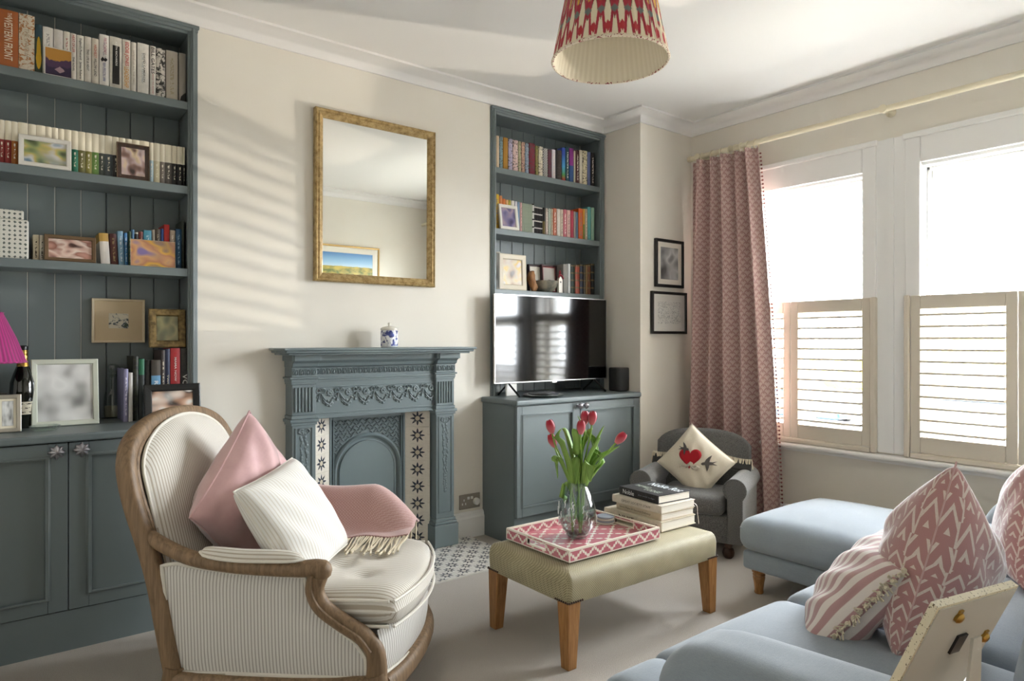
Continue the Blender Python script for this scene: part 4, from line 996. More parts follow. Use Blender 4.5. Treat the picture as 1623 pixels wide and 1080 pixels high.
# --- right bookcase ornaments
std('framed_photo', 'small white frame leaning in front of the middle right shelf books', 792.5, 822, 325, 0, 3.300, ZR[1], .020, 'frame_white', 'photo_dusk', tilt=8)
std('framed_photo', 'cream frame with a blurred party photo at the left of the bottom right shelf', 791, 833.5, 404, 0, 3.310, ZR[2], .034, mat('frame_cream', '#d9cfba', .5), 'photo_party', tilt=2)
a, c = ony(782.5, 400, 3.31), ony(790, 400, 3.36)
picture('framed_photo', 'narrow white hinged frame at the far left of the bottom right shelf', 'photo frame', (a.x + .022, 3.325, ZR[2] + .0008), .062, ony(783, 399, 3.31).z - ZR[2], .010, 'frame_white', 'photo_mono', tilt=2, rz=-38)
std('picture', 'dark framed white print half hidden by the carved wood on the right shelf', 838, 859, 420.5, 0, 3.42, ZR[2], .012, mat('frame_oxblood', '#3a2024', .4), 'card_white', tilt=3, cat='picture')
std('picture', 'dark red framed picture with two black brush characters on the right shelf', 858.5, 883, 421, 0, 3.40, ZR[2], .011, 'frame_oxblood', mat('brush_paper', '#cfcac4', .6), mount=.008, mm=mat('mount_red', '#8a2a30', .6), tilt=3, cat='picture')
chp = bpy.data.objects[-1] if False else next(q for q in bpy.data.objects if q.get('label', '').startswith('dark red framed picture'))
for ch, z in (('\u5b89', .082), ('\u6a02', .052)): lettering(ch, ink('#1b1a1a'), chp, axes((0, -.0030, z), (1, 0, 0), (0, 0, 1)), .026, .024)
q = ony(843, 440, 3.35); b = MB(); rn = random.Random(5)
def wood_fn(a, t):
    f = pi * t; th_ = 2 * pi * a; k = 1 + .12 * sin(3 * th_ + 4 * f) + .08 * sin(5 * th_ - 7 * f)
    return (.031 * k * (sin(f) ** .7) * cos(th_) + .012 * sin(2.2 * f), .022 * k * (sin(f) ** .7) * sin(th_), .068 - .068 * cos(f) + (.0))
b.grid(wood_fn, 20, 16, cu=True); woodmat('burl_wood', '#6b4320', '#a8743f', scale=6)
tag(b.build('wood_carving', 'burl_wood', smooth=True, at=(0, 0, 0)), 'knotty brown wood carving beside the cream frame on the right shelf', 'carving').location = (q.x, 3.345, ZR[2] + .001)
a, c = ony(852, 445, 3.335), ony(887, 445, 3.335); rb = (c.x - a.x) / 2
mat('stone', lambda t: t.mix(t.noise(26, detail=5).band(.35, .65), '#6e726a', '#a39a86'), .7, bump=50, bstr=.5)
b = MB(); b.lathe([(.02, 0), (rb * .45, .002), (rb * .7, .022), (rb * .92, .05), (rb, .074), (rb * .94, .076), (rb * .84, .052), (rb * .6, .026), (.004, .014)], n=28, wob=lambda a_, z: 1 + .03 * sin(3 * 2 * pi * a_) + .02 * sin(7 * 2 * pi * a_)); 
tag(b.build('stone_bowl', 'stone', smooth=True, at=(0, 0, 0)), 'rough grey stone bowl on the bottom shelf of the right bookcase', 'bowl').location = ((a.x + c.x) / 2, 3.375, ZR[2] + .0006)
q = ony(887, 440, 3.305)
bh = thing('birdhouse_ornament', 'little white birdhouse ornament with a red ribbon on the right shelf', 'ornament', (q.x, 3.302, ZR[2] + .0006))
b = MB(); b.prism([(-.017, 0), (.017, 0), (.017, .085), (0, .108), (-.017, .085)], -.008, .012); b.build('house', 'white_china', bh, bevel=.002)
b = MB(); b.ball((0, -.008, .07), .006, 10, (1, .3, 1)); b.build('hole', 'dark_wood', bh, smooth=True)
b = MB(); b.tube(spl([(0, .002, .105), (-.006, 0, .125), (0, 0, .145), (.006, 0, .125), (0, .002, .105)], 5), .004, 6); b.tube(spl([(0, -.004, .118), (.016, -.006, .108), (.026, -.006, .092)], 5), .005, 6); b.tube(spl([(0, -.004, .118), (-.012, -.006, .112), (-.016, -.006, .098)], 5), .005, 6); b.build('ribbon', ink('#8e2430'), bh, smooth=True)
# --- television and speaker
tv = thing('television', 'black flat-screen television with silver edge on the right cupboard', 'television', (2.822, 3.2, RZ))
mat('tv_screen', '#050506', .075, spec=.6); T0, T1, Z0, Z1 = -.470, .468, .081, .612
b = MB(); b.box(T0, T1, .002, .022, Z0, Z1); b.box(T0 + .2, T1 - .2, .02, .055, Z0 + .02, Z0 + .30); b.build('housing', 'black_plastic', tv, bevel=.004)
b = MB(); ring([(T0 - .001, Z0 - .001), (T1 + .001, 0), (0, Z1 + .001), (0, 0)], [(0, -.01), (0, .004), (.005, .004), (.005, -.01)], b); b.box(-.018, .018, -.004, .01, Z0 - .010, Z0 + .002); b.build('bezel', 'silver', tv)
b = MB(); b.box(T0 + .005, T1 - .005, -.0015, .003, Z0 + .005, Z1 - .005); b.build('screen', 'tv_screen', tv)
for s in (-.36, .36):
    b = MB(); b.tube([(s, -.10, .004), (s, -.004, .07), (s, .012, .09)], .006, 6); b.tube([(s, .11, .004), (s, .02, .07), (s, .012, .09)], .006, 6); b.build('stand_leg', 'black_plastic', tv, smooth=True)
q = onz(838, 628, RZ); ds = thing('set_top_dish', 'flat black and silver media disc under the left of the television', 'media player', (q.x + .03, 3.07, RZ + .0006))
b = MB(); b.lathe([(.03, 0), (.115, .006), (.125, .012), (.118, .015), (.03, .012)], n=36); b.build('rim', 'silver', ds, smooth=True)
b = MB(); b.lathe([(.09, .0145), (.092, .02), (.07, .026), (.004, .027)], n=32); b.build('dome', 'black_plastic', ds, smooth=True)
q2 = MB(); q2.box(-.05, .03, .11, .125, .0, .075); tag(q2.build('broadband_box', 'white_plastic', at=(0, 0, 0), bevel=.004), 'small white box standing under the left corner of the television', 'box').location = (2.50, 3.10, RZ + .0006)
q = ony(981, 600, 3.10); sp = thing('smart_speaker', 'black rounded smart speaker beside the television', 'speaker', (q.x, 3.10, RZ + .0006))
mat('speaker_mesh', '#161617', .6, bump=lambda t: t.vor(900), bstr=.4)
def se(a, r): c_, s_ = cos(2 * pi * a), sin(2 * pi * a); return r * math.copysign(abs(c_) ** .62, c_), r * math.copysign(abs(s_) ** .62, s_)
sh_ = .158; rs = .058
b = MB(); b.grid(lambda a, t: (*se(a, rs * (.97 if t < .06 or t > .94 else 1)), .004 + t * (sh_ - .008)), 40, 16, cu=True); b.build('mesh_body', 'speaker_mesh', sp, smooth=True)
b = MB(); b.grid(lambda a, t: (*se(a, rs * (1 - t)), sh_ - .004 + .003 * min(1, t * 8)), 40, 8, cu=True); b.build('top_plate', 'black_plastic', sp, smooth=True)
b = MB(); b.grid(lambda a, t: (*se(a, rs * .96 * (1 - t)), .004 - .003 * min(1, t * 8)), 40, 8, cu=True); b.build('foot', 'black_plastic', sp, smooth=True)
# --- two framed pictures on the pier
def sketchfn(t):
    g = t.xyz('gen'); n = t.noise(9, 'gen', detail=5, dist=2)
    return t.mix((n - .5).abs().lt(.012) * (g[2] - .5).abs().lt(.3) * (g[0] - .5).abs().lt(.36), '#dcdad4', '#5c6064')
mat('pencil_sketch', sketchfn, .4, coat=.3)
picture('picture', 'upright black framed grey photograph on the wall left of the curtain', 'picture', (3.638, YP - .012, 1.520), .290, .322, .020, 'black_frame', 'photo_grey', mount=.035, mm='card_white', depth=.02)
picture('picture', 'black framed pencil sketch hung below the grey photograph', 'picture', (3.636, YP - .012, 1.205), .362, .284, .018, 'black_frame', 'pencil_sketch', depth=.02)
# landscape photograph on the rear wall (seen in the mirror)
def landfn(t):
    g = t.xyz('gen'); n = t.noise(8, 'gen', detail=5); z = g[2] + (n - .5) * .10
    sky = t.ramp(g[2], [(.58, '#c9dcea'), (.72, '#9cc4e2'), (1.0, '#4f86c0')])
    return t.mix(z.gt(.60), t.mix(n.band(.4, .6), '#c0a848', '#5f6e30'), sky)
mat('landscape_photo', landfn, .4, coat=.2)
picture('picture', 'framed landscape photograph with blue sky on the wall behind the sofa', 'picture', (2.78, .012, 1.60), 1.0, .50, .018, mat('frame_gold', '#b8965a', .4, .4), 'landscape_photo', mount=.06, mm='card_white', depth=.022, rz=180)
# ------------------------------------------------------------------ striped bergere armchair
AC = thing('bergere_armchair', 'cream and grey striped armchair with weathered wood frame and rounded back', 'armchair', (.8825, 2.279, 0), R(49.5))
def ticking(per, a='#e6e3de', b='#b5b0a8', axis=0, frac=.42):
    def f(t):
        p = t.xyz('uv')[axis]; k = ((p / per).tri()).band(1 - frac - .06, 1 - frac + .06)
        thin = ((p / per + .5).tri()).band(.90, .96) * .35
        return t.mix(t.noise(500).band(.2, .8) * .12, t.mix((k + thin).clamp(), a, b), '#8f887c')
    return f
mat('ticking_side', ticking(.0104), .85, bump=500, bstr=.15, sheen=.1)
mat('ticking_seat', ticking(.0098, '#e8e4dc', '#bcb1a0', frac=.38), .85, bump=500, bstr=.15, sheen=.1)
mat('ticking_pale', ticking(.0120, '#f0eee9', '#dcd6cb', frac=.4), .85, bump=500, bstr=.15, sheen=.1)
mat('piping', '#e2ddd2', .8)
WD = 'weathered_wood'
def mir(pts, s): return [(s * p[0], p[1], p[2]) for p in pts]
# back frame: stiles sweep up from the rear feet and meet in an arch
SX = .318
stile = [(-SX, .312, .165), (-SX - .002, .330, .258), (-SX - .004, .358, .411), (-SX - .008, .386, .526), (-SX - .012, .428, .66), (-SX - .008, .452, .755)]
archp = []
for k in range(1, 12):
    a = pi - pi * k / 12; ca, sa = cos(a), sin(a)
    archp.append((math.copysign(abs(ca) ** .95, ca) * (SX - .002), .456 + .034 * sa, .765 + .140 * sa ** .95))
bk = spl([Vector(p) for p in stile] + [Vector(p) for p in archp] + [Vector((-p[0], p[1], p[2])) for p in reversed(stile)], 5)
rect = [(-.5, -.5), (-.30, -.62), (.30, -.62), (.5, -.5), (.62, -.2), (.62, .2), (.5, .5), (.30, .62), (-.30, .62), (-.5, .5), (-.62, .2), (-.62, -.2)]
def frame_sweep(b, pts, wd, dp, up):
    """up gives the depth direction of the section"""
    b.tube(pts, 1, up=up, prof=[(p[0] * wd, p[1] * dp) for p in rect])
b = MB(); frame_sweep(b, bk, .037, .043, (0, -1, .25)); b.build('back_frame', WD, AC, smooth=True, ang=50)
b = MB()                                            # carved inner moulding of the back frame
top = [p for p in bk if p.z > .53]; c0 = Vector((0, .42, .68))
inn = [Vector((p.x * .945, p.y - .022, .68 + (p.z - .68) * .935)) for p in top]
b.tube(inn, .0085, 8); b.build('back_moulding', WD, AC, smooth=True)
# inside back: domed pad inside the arch
def inside(u, v, k=.955):
    # outline of the pad as polar-ish grid: rows up the back
    v = 1 - (1 - v) ** 1.7; z = .36 + v * (.900 - .36)
    zz = min(max((z - .735) / .165, 0), 1)
    hw = (SX - .018) * k * ((1 - zz ** 2.0) ** .5 if zz > 0 else 1)
    x = (2 * u - 1) * max(hw, .004)
    yb = .335 + (z - .36) * .245 if z < .775 else .437 + (z - .775) * .22
    e = (1 - (2 * u - 1) ** 4) * (1 - (max(0, (v - .62) / .38)) ** 4)
    return x, yb - .006 - .050 * max(0, e) ** .7, z
b = MB(); b.grid(lambda u, v: inside(u, v), 36, 36, uvf=lambda u, v: (inside(u, v)[0], v * .56)); b.build('inside_back', 'ticking_seat', AC, smooth=True, ang=180)
b = MB(); b.grid(lambda u, v: (inside(u, v, .98)[0], (.345 + (inside(u, v)[2] - .36) * .245 if inside(u, v)[2] < .775 else .447 + (inside(u, v)[2] - .775) * .22) + .012 + .01 * sin(pi * u), inside(u, v)[2]), 20, 20, uvf=lambda u, v: (u * .58, v)); b.build('outside_back', 'ticking_side', AC, smooth=True, ang=180)
b = MB(); e = [inside(0, v) for v in [k / 30 for k in range(8, 31)]] + [inside(1, v) for v in [k / 30 for k in range(30, 7, -1)]]
b.tube([(p[0] * 1.012, p[1] - .003, p[2] + .002) for p in e], .0055, 8); b.build('back_piping', 'piping', AC, smooth=True)
ARM_Z = .485
for s in (-1, 1):
    rail = [(-.322, .392, .572), (-.330, .330, .540), (-.340, .24, .508), (-.346, .12, .492), (-.348, .0, .486), (-.346, -.09, .484), (-.342, -.135, .486), (-.338, -.160, .480)]
    b = MB(); pts = spl(mir(rail, s), 6); n = len(pts)
    b.tube(pts, [.021 + .006 * (k / n) for k in range(n)], 12, flat=1.0, up=(0, 0, 1)); b.ball((s * -.338, -.150, .478), .033, 12, (.9, 1, .95)); b.build('arm_rail', WD, AC, smooth=True, ang=50)
    post = [(-.336, -.140, .462), (-.331, -.128, .415), (-.328, -.150, .365), (-.326, -.205, .322), (-.323, -.265, .283), (-.320, -.303, .240), (-.319, -.312, .19), (-.318, -.308, .135)]
    b = MB(); pts = spl(mir(post, s), 6); n = len(pts)
    b.tube(pts, [.030 - .004 * sin(pi * k / n) + .004 * (k / n) for k in range(n)], 12, up=(s, 0, 0), flat=.85); b.build('arm_post', WD, AC, smooth=True, ang=50)
    b = MB(); pts = spl(mir([(-.362, -.130, .470), (-.358, -.126, .42), (-.354, -.15, .37), (-.352, -.205, .325), (-.349, -.265, .285), (-.347, -.300, .24)], s), 6); b.tube(pts, .005, 6); b.build('arm_post_moulding', WD, AC, smooth=True)
    # arm pad
    def pad(u, v, s=s):
        a = 2 * pi * u; y = .215 - v * .315; k = (1 - abs(2 * v - 1) ** 5) ** .5; z0 = .512 + .03 * max(0, (y - .05) / .17) ** 2 * .6
        return (s * -.344 + .030 * k * cos(a), y, z0 + (.026 * k * sin(a) if sin(a) > 0 else .006 * sin(a)))
    b = MB(); b.grid(pad, 20, 22, cu=True, uvf=lambda u, v: (u * .13, v * .3)); pd = b.build('arm_pad', 'ticking_seat', AC, smooth=True, ang=180)
    b = MB(); b.tube([pad(0, v / 16) for v in range(17)] + [pad(.5, v / 16) for v in range(16, -1, -1)], .0048, 6, closed=True); b.build('pad_piping', 'piping', pd, smooth=True)
    # side panels (outside and inside faces)
    out = [(.290, .158), (.318, .26), (.332, .40), (.338, .482), (.29, .490), (.24, .480), (.12, .466), (-.02, .460), (-.098, .456), (-.106, .405), (-.128, .352), (-.185, .306), (-.245, .262), (-.278, .212), (-.284, .150)]
    P2 = [Vector((p[0], p[1], 0)) for p in out]; P2 = [(q.x, q.y) for q in P2]
    cy = sum(p[0] for p in P2) / len(P2); cz = sum(p[1] for p in P2) / len(P2)
    def xs(y, z): return -.319 - .012 * max(0, (z - .2) / .3)
    for nm, dx, sg in (('side_panel', 0, 1), ('inside_arm', .050, -1)):
        b = MB(); N = len(P2); K = 6; vs = []; fs = []; uv = []
        ring_ = []
        M_ = N * 4; dense = []
        for i in range(N):
            a_, c_ = P2[i], P2[(i + 1) % N]
            for j in range(4): dense.append((a_[0] + (c_[0] - a_[0]) * j / 4, a_[1] + (c_[1] - a_[1]) * j / 4))
        def pt(i, r):
            y = cy + (dense[i % M_][0] - cy) * r; z = cz + (dense[i % M_][1] - cz) * r
            return (s * (xs(y, z) + dx - sg * .016 * (1 - r ** 4)), y, z)
        for r in range(K + 1): vs += [pt(i, r / K if r else .02) for i in range(M_)]
        for r in range(K):
            for i in range(M_):
                f4 = (r * M_ + i, r * M_ + (i + 1) % M_, (r + 1) * M_ + (i + 1) % M_, (r + 1) * M_ + i); fs.append(f4); uv.append([(vs[q][1], vs[q][2]) for q in f4])
        fs.append(tuple(range(M_))); uv.append([(vs[q][1], vs[q][2]) for q in range(M_)])
        b._add(vs, fs, uv); pn = b.build(nm, 'ticking_side', AC, smooth=True, ang=180)
        if sg == 1:
            b = MB(); b.tube([(s * (xs(*q) - .0035), q[0], q[1]) for q in dense], .0062, 6, closed=True); b.build('panel_piping', 'piping', pn, smooth=True)
    b = MB(); frame_sweep(b, spl(mir([(-.320, .30, .135), (-.322, .12, .126), (-.322, -.1, .124), (-.320, -.29, .132)], s), 5), .046, .044, (0, 0, 1)); b.build('side_rail', WD, AC, smooth=True, ang=50)
    # legs
    b = MB(); pts = spl(mir([(-.319, -.308, .165), (-.322, -.322, .11), (-.316, -.318, .06), (-.318, -.328, .02), (-.322, -.338, .0)], s), 5); n = len(pts)
    b.tube(pts, [.034 - .016 * sin(pi * .5 * k / n) + (.006 if k > n - 4 else 0) for k in range(n)], 12); b.build('leg', WD, AC, smooth=True, ang=60)
    b = MB(); pts = spl(mir([(-.318, .306, .175), (-.320, .322, .10), (-.320, .335, .04), (-.322, .348, .0)], s), 5); n = len(pts)
    b.tube(pts, [.031 - .009 * k / n for k in range(n)], 12); b.build('leg', WD, AC, smooth=True, ang=60)
def bow(x, k=1.0): return -.318 - .075 * k * (1 - (x / .32) ** 2)
xs_ = [-.30 + .06 * k for k in range(11)]
b = MB(); frame_sweep(b, [(x, bow(x), .128 + .010 * cos(pi * x / .32)) for x in xs_], .046, .052, (0, 0, 1)); b.build('front_rail', WD, AC, smooth=True, ang=50)
b = MB(); b.grid(lambda u, v: (-.322 + .644 * u, bow(-.322 + .644 * u) + .004 - .012 * sin(pi * v), .150 + .145 * v), 24, 6, uvf=lambda u, v: (u * .64, v * .1)); b.build('front_border', 'ticking_side', AC, smooth=True, ang=180)
b = MB(); b.tube([(x, bow(x) - .004, .156) for x in xs_], .005, 6); b.build('front_piping', 'piping', AC, smooth=True)
b = MB(); b.box(-.30, .30, -.30, .33, .13, .262); b.build('deck', 'ticking_side', AC)
# loose seat cushion with bowed front and buttons
tufts = [(-.13, -.22), (.07, -.22), (-.13, -.02), (.07, -.02), (.19, -.12), (-.03, -.12)]
def cush(u, v):
    x = -.298 + .596 * u; yb = .300; yf_ = bow(x * .97) - .030; y = yf_ + (yb - yf_) * v
    ex = min(1, (1 - abs(2 * u - 1) ** 7)); ey = min(1, 1 - abs(2 * v - 1) ** 9); e = max(0, ex * ey) ** .45
    d = sum(math.exp(-((x - a) ** 2 + (y - c) ** 2) / .0016) for a, c in tufts)
    return x, y, e, d
rn = random.Random(11)
b = MB(); b.grid(lambda u, v: (lambda q: (q[0], q[1], .338 + (.068 + .010 * sin(9 * q[0] + 5 * q[1])) * q[2] - .020 * q[3]))(cush(u, v)), 56, 56, uvf=lambda u, v: (cush(u, v)[0], v))
b.grid(lambda u, v: (lambda q: (q[0], q[1], .338 - .072 * q[2]))(cush(1 - u, v)), 40, 40, uvf=lambda u, v: (-cush(1 - u, v)[0] * -1, v))
sc = b.build('seat_cushion', 'ticking_seat', AC, smooth=True, ang=180)
loop = [(-.300 + .600 * k / 20, 0) for k in range(21)]
b = MB()
for zz, off in ((.374, .004), (.298, .004)):
    b.tube([(x, bow(x * .97) - .030 - off + .006, zz) for x, _ in loop], .0052, 6)
    for s in (-1, 1): b.tube([(s * .302, y, zz) for y in (-.345, -.2, 0, .2, .29)], .0052, 6)
tag(b.build('seat_piping', 'piping', sc, smooth=True), kind='stuff')

# ------------------------------------------------------------------ cushions
def pillow_fn(w, h, t, puff=.42, ear=.06, sag=0):
    def fn(u, v, side):
        a, c = 2 * u - 1, 2 * v - 1
        # edges curve inwards between the corners
        x = w / 2 * a * (1 - ear * (1 - c * c) * abs(a) ** 1.5); z = h / 2 * c * (1 - ear * (1 - a * a) * abs(c) ** 1.5)
        e = max(0, (1 - a ** 2) * (1 - c ** 2)) ** puff
        z -= sag * h * max(0, c) * ((u + .08) ** .8 - .08 ** .8)
        return Vector((x, side * t / 2 * e, z))
    return fn
def pillow(name, label, loc, xa, za, w, h, t, m, pip=None, puff=.42, ear=.07, n=30, uvs=1.0, wrk=.004, seed=1, group=None, both=None, sag=0):
    """cushion centred at loc; xa = direction of its width, za = its height; front faces -(za x xa)..."""
    xa = Vector(xa).normalized(); za = Vector(za); za = (za - xa * za.dot(xa)).normalized(); ya = za.cross(xa)
    Mx = Matrix(((xa.x, ya.x, za.x), (xa.y, ya.y, za.y), (xa.z, ya.z, za.z)))
    th = thing(name, label, 'cushion', loc, rot=Mx.to_euler(), group=group); fn = pillow_fn(w, h, t, puff, ear, sag); rnd = random.Random(seed)
    ph = [(rnd.uniform(5, 13), rnd.uniform(5, 13), rnd.uniform(0, 6)) for _ in range(5)]
    def wr(u, v): return sum(sin(p[0] * u * 2 + p[1] * v * 2 + p[2]) for p in ph) * wrk * .4 * (min(u, 1 - u, v, 1 - v) * 6 if min(u, 1 - u, v, 1 - v) < .16 else 1)
    def arcs(g):
        L = [0.0]
        for k in range(1, 41): L.append(L[-1] + (g(k / 40) - g((k - 1) / 40)).length)
        return lambda s: L[min(40, int(round(s * 40)))]
    AU, AV = arcs(lambda s: fn(s, .5, 1)), arcs(lambda s: fn(.5, s, 1)); n = 40
    for nm, sd in (('front', -1), ('back', 1)):
        b = MB(); b.grid(lambda u, v: fn(u, v, sd) + Vector((0, sd * wr(u, v), 0)), n, n, uvf=lambda u, v: (AU(u), AV(v))); b.build(nm + '_cover', (both or m) if sd == 1 else m, th, smooth=True, ang=180)
    if pip:
        b = MB(); E_ = [fn(k / 20, 0, 1) for k in range(20)] + [fn(1, k / 20, 1) for k in range(20)] + [fn(1 - k / 20, 1, 1) for k in range(20)] + [fn(0, 1 - k / 20, 1) for k in range(20)]
        b.tube(E_, pip[1], 6, closed=True); b.build('piping', pip[0], th, smooth=True)
    return th, fn
aw = Matrix.Rotation(R(49.5), 3, 'Z')
def acw(p): return Vector((.8825, 2.279, 0)) + aw @ Vector(p)
mat('pink_velvet', lambda t: t.mix(t.noise(14, detail=3).band(.35, .65), '#cfa3a3', '#d9b1b0'), .7, sheen=.8, bump=30, bstr=.12, bdist=.004)
q = .707
pillow('pink_cushion', 'plain dusty pink velvet cushion propped on its corner in the armchair', acw((.010, .230, .615)), aw @ Vector((q, -.10, -q)), aw @ Vector((q, -.14, q)), .42, .42, .22, 'pink_velvet', ('pink_velvet', .004), seed=4, wrk=.008)
pillow('striped_cushion', 'small cream ticking cushion leaning in front of the pink one', acw((-.095, .020, .560)), aw @ Vector((.98, -.10, .10)), aw @ Vector((.03, .52, .83)), .38, .37, .16, 'ticking_pale', ('piping', .0035), seed=6, ear=.04, puff=.36)

# ------------------------------------------------------------------ throw over the far arm
def weave(t):
    u, v, _ = t.xyz('uv'); k = ((u * 110 + v * 110).tri() * .5 + (u * 110 - v * 110 + (v * 55).fl() * .5).tri() * .5)
    return t.mix((k.band(.35, .65) * .55 + t.noise(300).band(.3, .7) * .25).clamp(), '#b68a86', '#d6b8b0')
mat('pink_wool', weave, .95, sheen=.5, bump=lambda t: t.noise(400), bstr=.5)
mat('cream_yarn', '#dccfb4', .9, sheen=.3)
TR = thing('throw_blanket', 'dusty pink woven throw with cream tassels draped over the far chair arm', 'blanket', (.8825, 2.279, 0), R(49.5))
prof = [(.130, .418), (.165, .424), (.205, .440), (.240, .472), (.266, .515), (.290, .552), (.318, .575), (.352, .572), (.385, .545), (.398, .48), (.402, .40), (.404, .32), (.405, .25)]
def throw(u, v):
    P = spl([Vector((p[0], p[1], 0)) for p in prof], 4); k = v * (len(P) - 1); i = min(int(k), len(P) - 2); p = P[i].lerp(P[i + 1], k - i)
    y = .265 - u * .57; x, z = p.x, p.y; x = x + .07 * u * max(0, 1 - v * 4) - .02 * (1 - u) * max(0, 1 - v * 4)
    drop = max(0, (u - .70) / .30)                       # falls over the arm's front scroll
    z -= .13 * drop ** 1.5 * (1 if v > .25 else v / .25); z = max(z, .424 + .004 * sin(20 * u)); z += .012 * (1 - u) + .006 * sin(7 * u + 3 * v)
    x += .010 * sin(11 * u) * (.4 + (1 - v)); x -= .02 * max(0, .35 - v) * (1 + .6 * sin(5 * u))
    return (x, y, z)
def throw_out(u, v, d=.006):
    a = Vector(throw(u, v)); return a
b = MB(); b.grid(throw, 44, 40, uvf=lambda u, v: (u * .46, v * .5)); o = b.build('wool_cloth', 'pink_wool', TR, smooth=True, ang=180); so = o.modifiers.new('thick', 'SOLIDIFY'); so.thickness = .007; so.offset = 1
b = MB(); rnd = random.Random(2)
for k in range(74):
    u = (k + .5) / 74 + rnd.uniform(-.006, .006); p = Vector(throw(min(max(u, 0), 1), 0)); L = rnd.uniform(.055, .085); dx, dy = rnd.uniform(-.04, .0) - .072, rnd.uniform(-.022, .022)
    z1 = .410 + .004 * rnd.random()
    b.tube(spl([p, p + Vector((dx * .4 - .006, dy * .3, (z1 - p.z) * .5 + .002)), p + Vector((dx * .8 - .012, dy * .8 + rnd.uniform(-.006, .006), z1 - p.z + .001)), p + Vector((dx * 1.3 - .022, dy * 1.3, z1 - p.z - .001))], 3), .0038, 5)
    if k % 2 == 0:
        p = Vector(throw(min(max(u, 0), 1), 1)); b.tube([p, p + Vector((.003, dy * .3, -.03)), p + Vector((0, dy * .6, -.07))], .003, 5)
tag(b.build('tassels', 'cream_yarn', TR, smooth=True), kind='stuff')
# ------------------------------------------------------------------ upholstered coffee table
CTB = thing('ottoman_table', 'olive woven upholstered coffee table on four tapered oak legs', 'table', (2.025, 1.972, 0))
hx, hy = .432, .240
def faux(t):
    p = t.xyz('obj'); k = ((p[0] + p[1] + p[2]) * 115).tri().max(((p[0] - p[1] * .6 - p[2]) * 115).tri()).band(.45, .9)
    return t.mix((k * .75 + t.noise(9).band(.3, .7) * .25).clamp(), '#756b4a', '#bcb28e')
mat('woven_olive', faux, .55, bump=lambda t: (t.xyz('obj')[0] * 125 + t.xyz('obj')[2] * 125 + t.xyz('obj')[1] * 125).tri(), bstr=.35, bdist=.002, sheen=.2)
def otto(u, v):
    a = 2 * pi * u; c_, s_ = cos(a), sin(a); ex = .085
    cx_ = math.copysign(abs(c_) ** ex, c_); sy_ = math.copysign(abs(s_) ** ex, s_)
    prof = [(1.0, .232), (1.0, .250), (1.004, .28), (1.004, .305), (.995, .325), (.965, .340), (.90, .346), (.70, .351), (.40, .354), (.02, .355)]
    k = v * (len(prof) - 1); i = min(int(k), len(prof) - 2); f = k - i; r = prof[i][0] + (prof[i + 1][0] - prof[i][0]) * f; z = prof[i][1] + (prof[i + 1][1] - prof[i][1]) * f
    ins = (1 - r) * .24 if r > .9 else None
    if ins is not None: return ((hx - ins) * cx_, (hy - ins) * sy_, z)
    return (hx * r * cx_, (hy * r if r < .9 else hy) * sy_, z)
def otto2(u, v):                                     # rounded box by direct side walk
    P = []
    return None
b = MB(); rr = .022
def rbox(u, j, lev):
    d, z = lev[j]; X_, Y_ = hx - d, hy - d; r = max(rr - d, .004); n = 64; k = int(round(u * n)) % n; q, f = divmod(k, n // 4); a = (q + f / (n // 4 - 1)) * pi / 2
    sx = (1, -1, -1, 1)[q]; sy = (1, 1, -1, -1)[q]
    return (sx * (X_ - r) + r * cos(a), sy * (Y_ - r) + r * sin(a), z)
lev = [(.004, .232), (0, .240), (-.002, .27), (-.003, .30), (0, .318), (.006, .331), (.016, .340), (.035, .345), (.08, .349), (.14, .352), (.22, .3535)]
b.grid(lambda u, v: rbox(u, int(round(v * (len(lev) - 1))), lev), 64, len(lev) - 1, cu=True)
nb = len(b.v); b.f.append([nb - 64 + k for k in range(64)]); b.uv.append(None); b.f.append([k for k in range(64)][::-1]); b.uv.append(None)
b.build('upholstered_top', 'woven_olive', CTB, smooth=True, ang=60)
for sx in (-1, 1):
    for sy in (-1, 1):
        b = MB(); X0, Y0 = sx * (hx - .031), sy * (hy - .031); t0, t1 = .030, .020
        vs = [(X0 + a * t0 + 0, Y0 + c * t0, .236) for a, c in ((-1, -1), (1, -1), (1, 1), (-1, 1))] + [(X0 + sx * .006 + a * t1, Y0 + sy * .006 + c * t1, .0) for a, c in ((-1, -1), (1, -1), (1, 1), (-1, 1))]
        b._add(vs, [(0, 1, 2, 3), (7, 6, 5, 4), (0, 4, 5, 1), (1, 5, 6, 2), (2, 6, 7, 3), (3, 7, 4, 0)]); lg = b.build('leg', 'oak_leg', CTB, bevel=.003)
        b = MB()                                     # row of studs where leg meets cover
        for k in range(7):
            o_ = k * .0105 - .002
            b.ball((sx * (hx + .001), sy * (hy - .006 - o_), .240), .0042, 6); b.ball((sx * (hx - .006 - o_), sy * (hy + .001), .240), .0042, 6)
        tag(b.build('studs', 'dark_wood', lg, smooth=True), kind='stuff')
